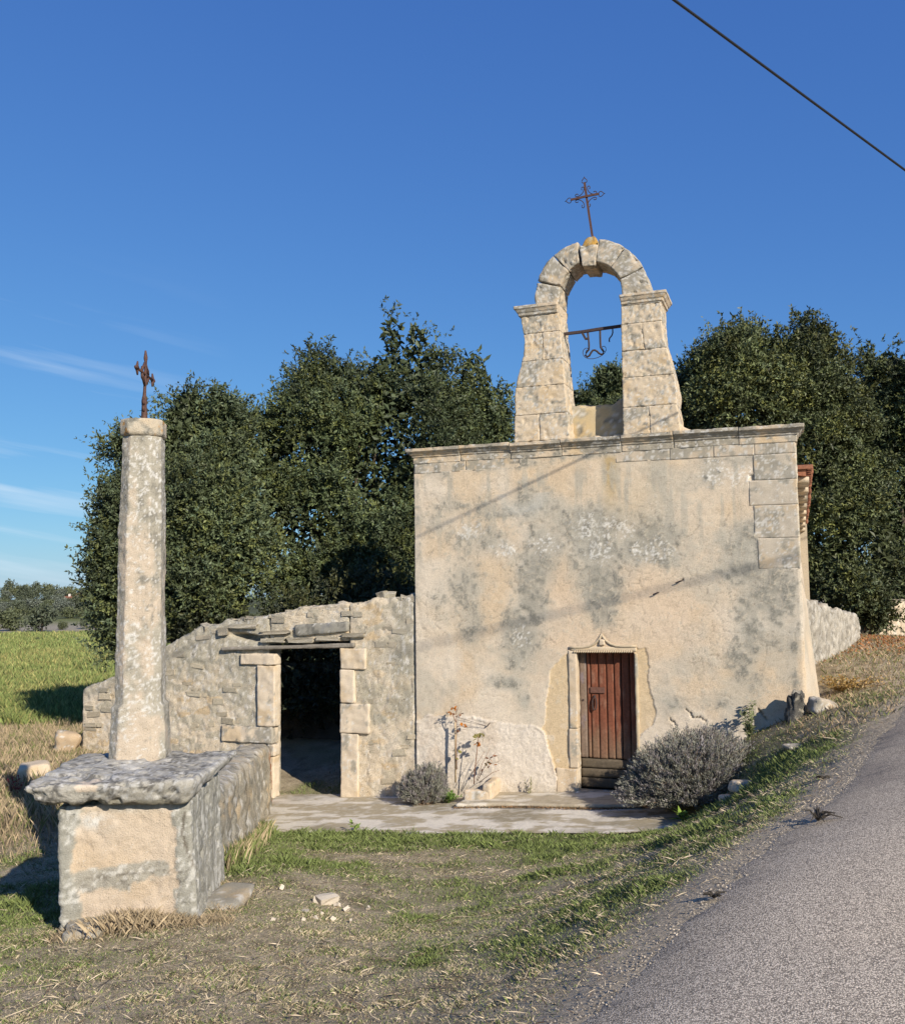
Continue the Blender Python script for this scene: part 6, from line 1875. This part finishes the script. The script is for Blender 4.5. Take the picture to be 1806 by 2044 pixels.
def blades(x, y, h, w_, col, lean, rng, tri=True):
    """One tapering blade each; lean is the sideways reach as a share of the height."""
    n = len(x)
    z = turf_z(x, y) - 0.008
    a = rng.uniform(0, 2 * math.pi, n)
    b = rng.uniform(0, 2 * math.pi, n)
    sd = np.c_[np.cos(a), np.sin(a), np.zeros(n)] * (w_ / 2)[:, None]
    root = np.c_[x, y, z]
    off = np.c_[np.cos(b) * lean * h, np.sin(b) * lean * h, h]
    mid = root + off * np.array([0.42, 0.42, 0.62])
    tip = root + off
    V = np.stack([root - sd, root + sd, mid + sd * 0.75, tip, mid - sd * 0.75], 1).reshape(-1, 3)
    k = np.arange(n)[:, None] * 5
    F = (k + np.array([[0, 1, 3, 4]]))
    F2 = F[:0]
    return V, F, F2, np.repeat(col, 5, 0)

def grass_obj(name, label, parts_, cat=None):
    Vs, Fq, Ft, Cs, o = [], [], [], [], 0
    for V, F, F2, c in parts_:
        Vs.append(V); Fq.append(F + o); Ft.append(F2[:, :3] + o); Cs.append(c); o += len(V)
    V, c = np.concatenate(Vs), np.concatenate(Cs)
    Fq, Ft = np.concatenate(Fq), np.concatenate(Ft)
    me = bpy.data.meshes.new(name)
    me.vertices.add(len(V)); me.vertices.foreach_set('co', V.astype(np.float32).ravel())
    li = np.concatenate([Fq.ravel(), Ft.ravel()]).astype(np.int32)
    me.loops.add(len(li)); me.loops.foreach_set('vertex_index', li)
    st = np.concatenate([np.arange(len(Fq)) * 4, len(Fq) * 4 + np.arange(len(Ft)) * 3]).astype(np.int32)
    me.polygons.add(len(st)); me.polygons.foreach_set('loop_start', st)
    me.update(calc_edges=True)
    ca = me.color_attributes.new('Col', 'FLOAT_COLOR', 'POINT')
    c4 = np.ones((len(V), 4), dtype=np.float32); c4[:, :3] = np.clip(c, 0.004, 0.9)
    ca.data.foreach_set('color', c4.ravel())
    me.materials.append(M['grass'])
    ob = link(name, me)
    tag(ob, label, None, None, 'stuff')
    return ob

rng = np.random.default_rng(77)
def scatter(n, x0, x1, y0, y1, bias=1.0):
    """Random spots, denser nearby; kept to a little more than the view."""
    y = y0 + (y1 - y0) * rng.random(n) ** bias
    half_l, half_r = 0.56, 0.56
    lo = np.maximum(-half_l * y - 1.0, x0); hi = np.minimum(half_r * y + 1.0, x1)
    x = lo + (hi - lo) * rng.random(n)
    return x, y
STRAW, STRAW2, GRN, GRN2 = np.array([0.54, 0.45, 0.30]), np.array([0.33, 0.27, 0.165]), np.array([0.185, 0.225, 0.070]), np.array([0.120, 0.155, 0.048])
def turf(n, y0, y1, bias, hmul, wmin):
    x, y = scatter(n, -9, 9.5, y0, y1, bias)
    ok = masked(x, y); x, y = x[ok], y[ok]
    g, fl = greenness(x, y)
    bare = sstep(0.10, 0.50, noise2(x, y, 2.6, 4, 811) - 0.35 * g + 0.05)
    ok = (rng.random(len(x)) > bare * 0.22) & (rng.random(len(x)) < 0.12 + 0.88 * sstep(-0.02, -0.45, x - road_edge(y) + 0.12 * noise2(x, y, 2, 3, 812))) & (fl < 0.4)
    x, y, g = x[ok], y[ok], g[ok]
    m = len(x)
    isg = rng.random(m) < 0.26 + 0.74 * sstep(0.08, 0.80, g)
    col = np.where(isg[:, None], GRN + (GRN2 - GRN) * rng.random((m, 1)), STRAW + (STRAW2 - STRAW) * rng.random((m, 1))) * rng.uniform(0.7, 1.35, (m, 1))
    tall = 0.5 + 0.9 * sstep(0.4, 1.0, g)
    verge = np.exp(-((x - road_edge(y) + 0.05) / 0.2) ** 2)
    h = rng.uniform(0.016, 0.058, m) * (0.8 + 0.7 * sstep(-0.1, 0.6, noise2(x, y, 4.5, 3, 813))) * tall * hmul * (1 - 0.6 * verge)
    lean = np.where(isg, rng.uniform(0.2, 1.1, m), rng.uniform(0.4, 2.2, m))
    h = np.where(isg, h, h * 0.75)
    return blades(x, y, h, rng.uniform(wmin, wmin * 2.0, m), col, lean, rng)
lawn = [turf(400000, 3.2, 8.0, 0.8, 1.0, 0.0030), turf(300000, 7.0, 14.5, 0.9, 1.05, 0.0042), turf(60000, 12.0, 20.0, 0.9, 1.2, 0.008)]
grass_obj('lawn_grass', 'short patchy turf of green and bleached blades before the chapel', lawn)

# bleached stalks and litter lying on the turf
n = 24000
x, y = scatter(n, -7, 7, 3.2, 13.5, 0.8)
ok = masked(x, y) & (noise2(x, y, 0.8, 3, 821) > -0.25); x, y = x[ok], y[ok]; n = len(x)
ln = rng.uniform(0.04, 0.16, n) * np.where(rng.random(n) < 0.06, 2.6, 1)
V, F, F2, c = blades(x, y, rng.uniform(0.008, 0.03, n), rng.uniform(0.003, 0.007, n), (np.array([0.42, 0.345, 0.24]) * rng.uniform(0.55, 1.35, (n, 1))), ln / 0.02 * 0.5, rng)
dk = rng.random(n) < 0.35
c = np.where(np.repeat(dk, 5)[:, None], np.array([0.11, 0.075, 0.05]), c)
V[:, 2] += 0.022
grass_obj('straw_litter', 'dry straw stalks and brown leaf litter strewn over the turf', [(V, F, F2, c)])

# tall bleached grass on the mound, left; tufts round the pedestal foot
n = 110000
x, y = scatter(n, -22, -3.9, 8.5, 30, 0.9)
g, fl = greenness(x, y)
ok = masked(x, y) & (rng.random(n) > fl) & (rng.random(n) < sstep(-3.9, -5.2, x) * sstep(10.5, 13.5, y + 0.8 * noise2(x, y, 0.8, 3, 832))); x, y = x[ok], y[ok]; n = len(x)
isg = rng.random(n) < 0.25
col = np.where(isg[:, None], np.array([0.16, 0.17, 0.06]), np.array([0.42, 0.32, 0.195]) + (np.array([0.29, 0.23, 0.145]) - np.array([0.42, 0.32, 0.195])) * rng.random((n, 1))) * rng.uniform(0.7, 1.3, (n, 1))
tallp = blades(x, y, rng.uniform(0.07, 0.25, n) * (0.7 + 0.5 * sstep(-0.3, 0.5, noise2(x, y, 0.8, 3, 831))), rng.uniform(0.0025, 0.006, n), col, rng.uniform(0.1, 0.6, n), rng)
m = 4200
s = rng.random(m)
u_ = -1.05 + 1.3 * s; v_ = np.abs(rng.normal(0, 0.13, m)) + 0.01
side = rng.random(m) < 0.25
uu = np.where(side, 0.05 + v_, u_); vv = np.where(side, rng.uniform(0, 1.1, m), -v_)
Pw = PD.o[None] + uu[:, None] * PD.U + vv[:, None] * PD.N
col = (np.array([0.37, 0.29, 0.18]) * rng.uniform(0.6, 1.25, (m, 1)))
ped = blades(Pw[:, 0], Pw[:, 1], rng.uniform(0.02, 0.15, m) * (0.4 + 0.8 * np.exp(-((uu + 0.55) / 0.35) ** 2)), rng.uniform(0.0009, 0.0018, m), col, rng.uniform(0.1, 1.0, m), rng)
m = 1800
yy = rng.uniform(8.8, 14.5, m); xx = -2.20 - (yy - 8.55) * 0.126 + np.abs(rng.normal(0, 0.08, m)) + 0.02
lowt = blades(xx, yy, rng.uniform(0.05, 0.24, m), rng.uniform(0.003, 0.005, m), np.where((rng.random(m) < .6)[:, None], np.array([0.15, 0.18, 0.055]), np.array([0.42, 0.33, 0.2])) * rng.uniform(.7, 1.3, (m, 1)), rng.uniform(.1, .6, m), rng)
n = 15000
x, y = scatter(n, 4.5, 12.5, 11.5, 25, 0.9)
ok = masked(x, y); x, y = x[ok], y[ok]; n = len(x)
col = np.where((rng.random(n) < .35)[:, None], np.array([0.15, 0.165, 0.05]), np.array([0.36, 0.265, 0.16])) * rng.uniform(.65, 1.3, (n, 1))
verge = blades(x, y, rng.uniform(0.03, 0.10, n), rng.uniform(0.008, 0.016, n), col, rng.uniform(.3, 1.2, n), rng)
grass_obj('dry_grass', 'tall bleached dry grass on the mound and around the wall feet', [tallp, ped, lowt, verge])

# the green crop field
def crop(n, y0, y1, h, w_):
    y = y0 + (y1 - y0) * rng.random(n)
    x = (-0.60 + 0.36 * rng.random(n)) * y
    g, fl = greenness(x, y)
    ok = fl > 0.5; x, y = x[ok], y[ok]; m = len(x)
    t = noise2(x, y, 0.25, 3, 841)
    col = np.where((rng.random(m) < 0.22 + 0.3 * sstep(0, .6, t))[:, None], np.array([0.30, 0.28, 0.10]), np.array([0.185, 0.225, 0.068])) * rng.uniform(0.7, 1.35, (m, 1))
    hh = rng.uniform(0.5, 1.0, m) * h * (0.75 + 0.5 * sstep(-.4, .6, noise2(x, y, 1.3, 3, 842)))
    return blades(x, y, hh, rng.uniform(0.6, 1.4, m) * w_, col, rng.uniform(0.1, 0.7, m), rng)
grass_obj('crop_field', 'green knee-high crop covering the field on the left', [crop(60000, 23, 42, 0.42, 0.03), crop(40000, 40, 68, 0.42, 0.06), crop(26000, 65, 99, 0.42, 0.10)])

n = 420
uu = rng.uniform(1.0, 3.7, n); vv = -0.88 + 0.05 * np.sin((uu - 1.0) * 2.1) - np.abs(rng.normal(0, 0.035, n))
Pw = CH.o[None] + uu[:, None] * CH.U + vv[:, None] * CH.N
V, F, F2, c = blades(Pw[:, 0], Pw[:, 1], rng.uniform(0.01, 0.035, n), rng.uniform(0.008, 0.02, n), np.array([0.26, 0.155, 0.075]) * rng.uniform(.5, 1.4, (n, 1)), rng.uniform(.5, 2, n), rng)
V[:, 2] = V[:, 2] - np.repeat(turf_z(Pw[:, 0], Pw[:, 1]), 5) + np.repeat(0.07 * uu + 0.02, 5)
grass_obj('step_litter', 'brown leaf litter drifted along the low step before the door', [(V, F, F2, c)])

# loose gravel at the road's ragged edge
def chips_obj(name, label, x, y, s, col, mat, lift=0.3):
    n = len(x)
    base = np.array([(1, 0, -.4), (-.5, .87, -.4), (-.5, -.87, -.4), (0.2, 0.1, 0.6)])
    r1 = rng.uniform(0, 6.28, n)
    ca, sa = np.cos(r1), np.sin(r1)
    B_ = base[None] * (rng.uniform(0.6, 1.3, (n, 4, 1)))
    Vx = B_[..., 0] * ca[:, None] - B_[..., 1] * sa[:, None]
    Vy = B_[..., 0] * sa[:, None] + B_[..., 1] * ca[:, None]
    V = np.stack([Vx * s[:, None] + x[:, None], Vy * s[:, None] + y[:, None], B_[..., 2] * s[:, None] * 0.8 + (turf_z(x, y) + s * lift)[:, None]], -1).reshape(-1, 3)
    F = (np.arange(n)[:, None, None] * 4 + np.array([[0, 1, 3], [1, 2, 3], [2, 0, 3]])[None]).reshape(-1, 3)
    ob = link(name, mesh(name, V, F, mat, np.repeat(col, 4, 0), False))
    tag(ob, label, None, None, 'stuff')
n = 5500
y = 3.0 + 13 * rng.random(n) ** 1.3
x = road_edge(y) + rng.normal(0.03, 0.13, n)
s = rng.uniform(0.003, 0.009, n)
col = np.array([0.33, 0.285, 0.225]) * rng.uniform(0.4, 1.5, (n, 1))
M['chip'] = mat_vc('road_chipping', 0.9, 0.2, 20, 0.1, 0)
chips_obj('edge_gravel', 'loose grey chippings along the ragged road edge', x, y, s, col, M['chip'], 0.8)
# dead leaves below the far trees and dark root tufts by the road
n = 2600
x = rng.normal(11.2, 2.0, n); y = rng.normal(23.0, 2.4, n)
ok = masked(x, y) | (x > road_edge(np.clip(y, -6, 70)) - 0.5); x, y = x[ok], y[ok]; n = len(x)
chips_obj('leaf_litter', 'brown fallen leaves drifted below the wall at the right', x, y, rng.uniform(.03, .06, n), np.array([0.30, 0.13, 0.05]) * rng.uniform(.5, 1.4, (n, 1)), M['chip'], 0.3)
for i, (px, py, s_) in enumerate([(1632, 1643, 0.16), (1425, 1800, .06), (1640, 1560, .08)]):
    q = on_ground(px, py)
    mb = MB(); r3 = random.Random(31 + i)
    for k in range(16):
        a = r3.uniform(0, 6.28); e = np.array([math.cos(a) * s_ * r3.uniform(.4, 1.2), math.sin(a) * s_ * r3.uniform(.4, 1.2), s_ * r3.uniform(.05, .5)])
        mb.tube([(0, 0, 0), e * 0.5 + np.array([0, 0, s_ * .2]), e], [0.008, 0.006, 0.003], 4, (0.05, 0.042, 0.032))
    ob = mb.build('root_tuft', M['twig']); ob.location = q + np.array([0, 0, 0.02])
    tag(ob, ['blackish tangle of dead roots at the road edge', 'dark crumb of dead grass on the lower road edge', 'small dark tuft on the upper road verge'][i], 'dead plant')
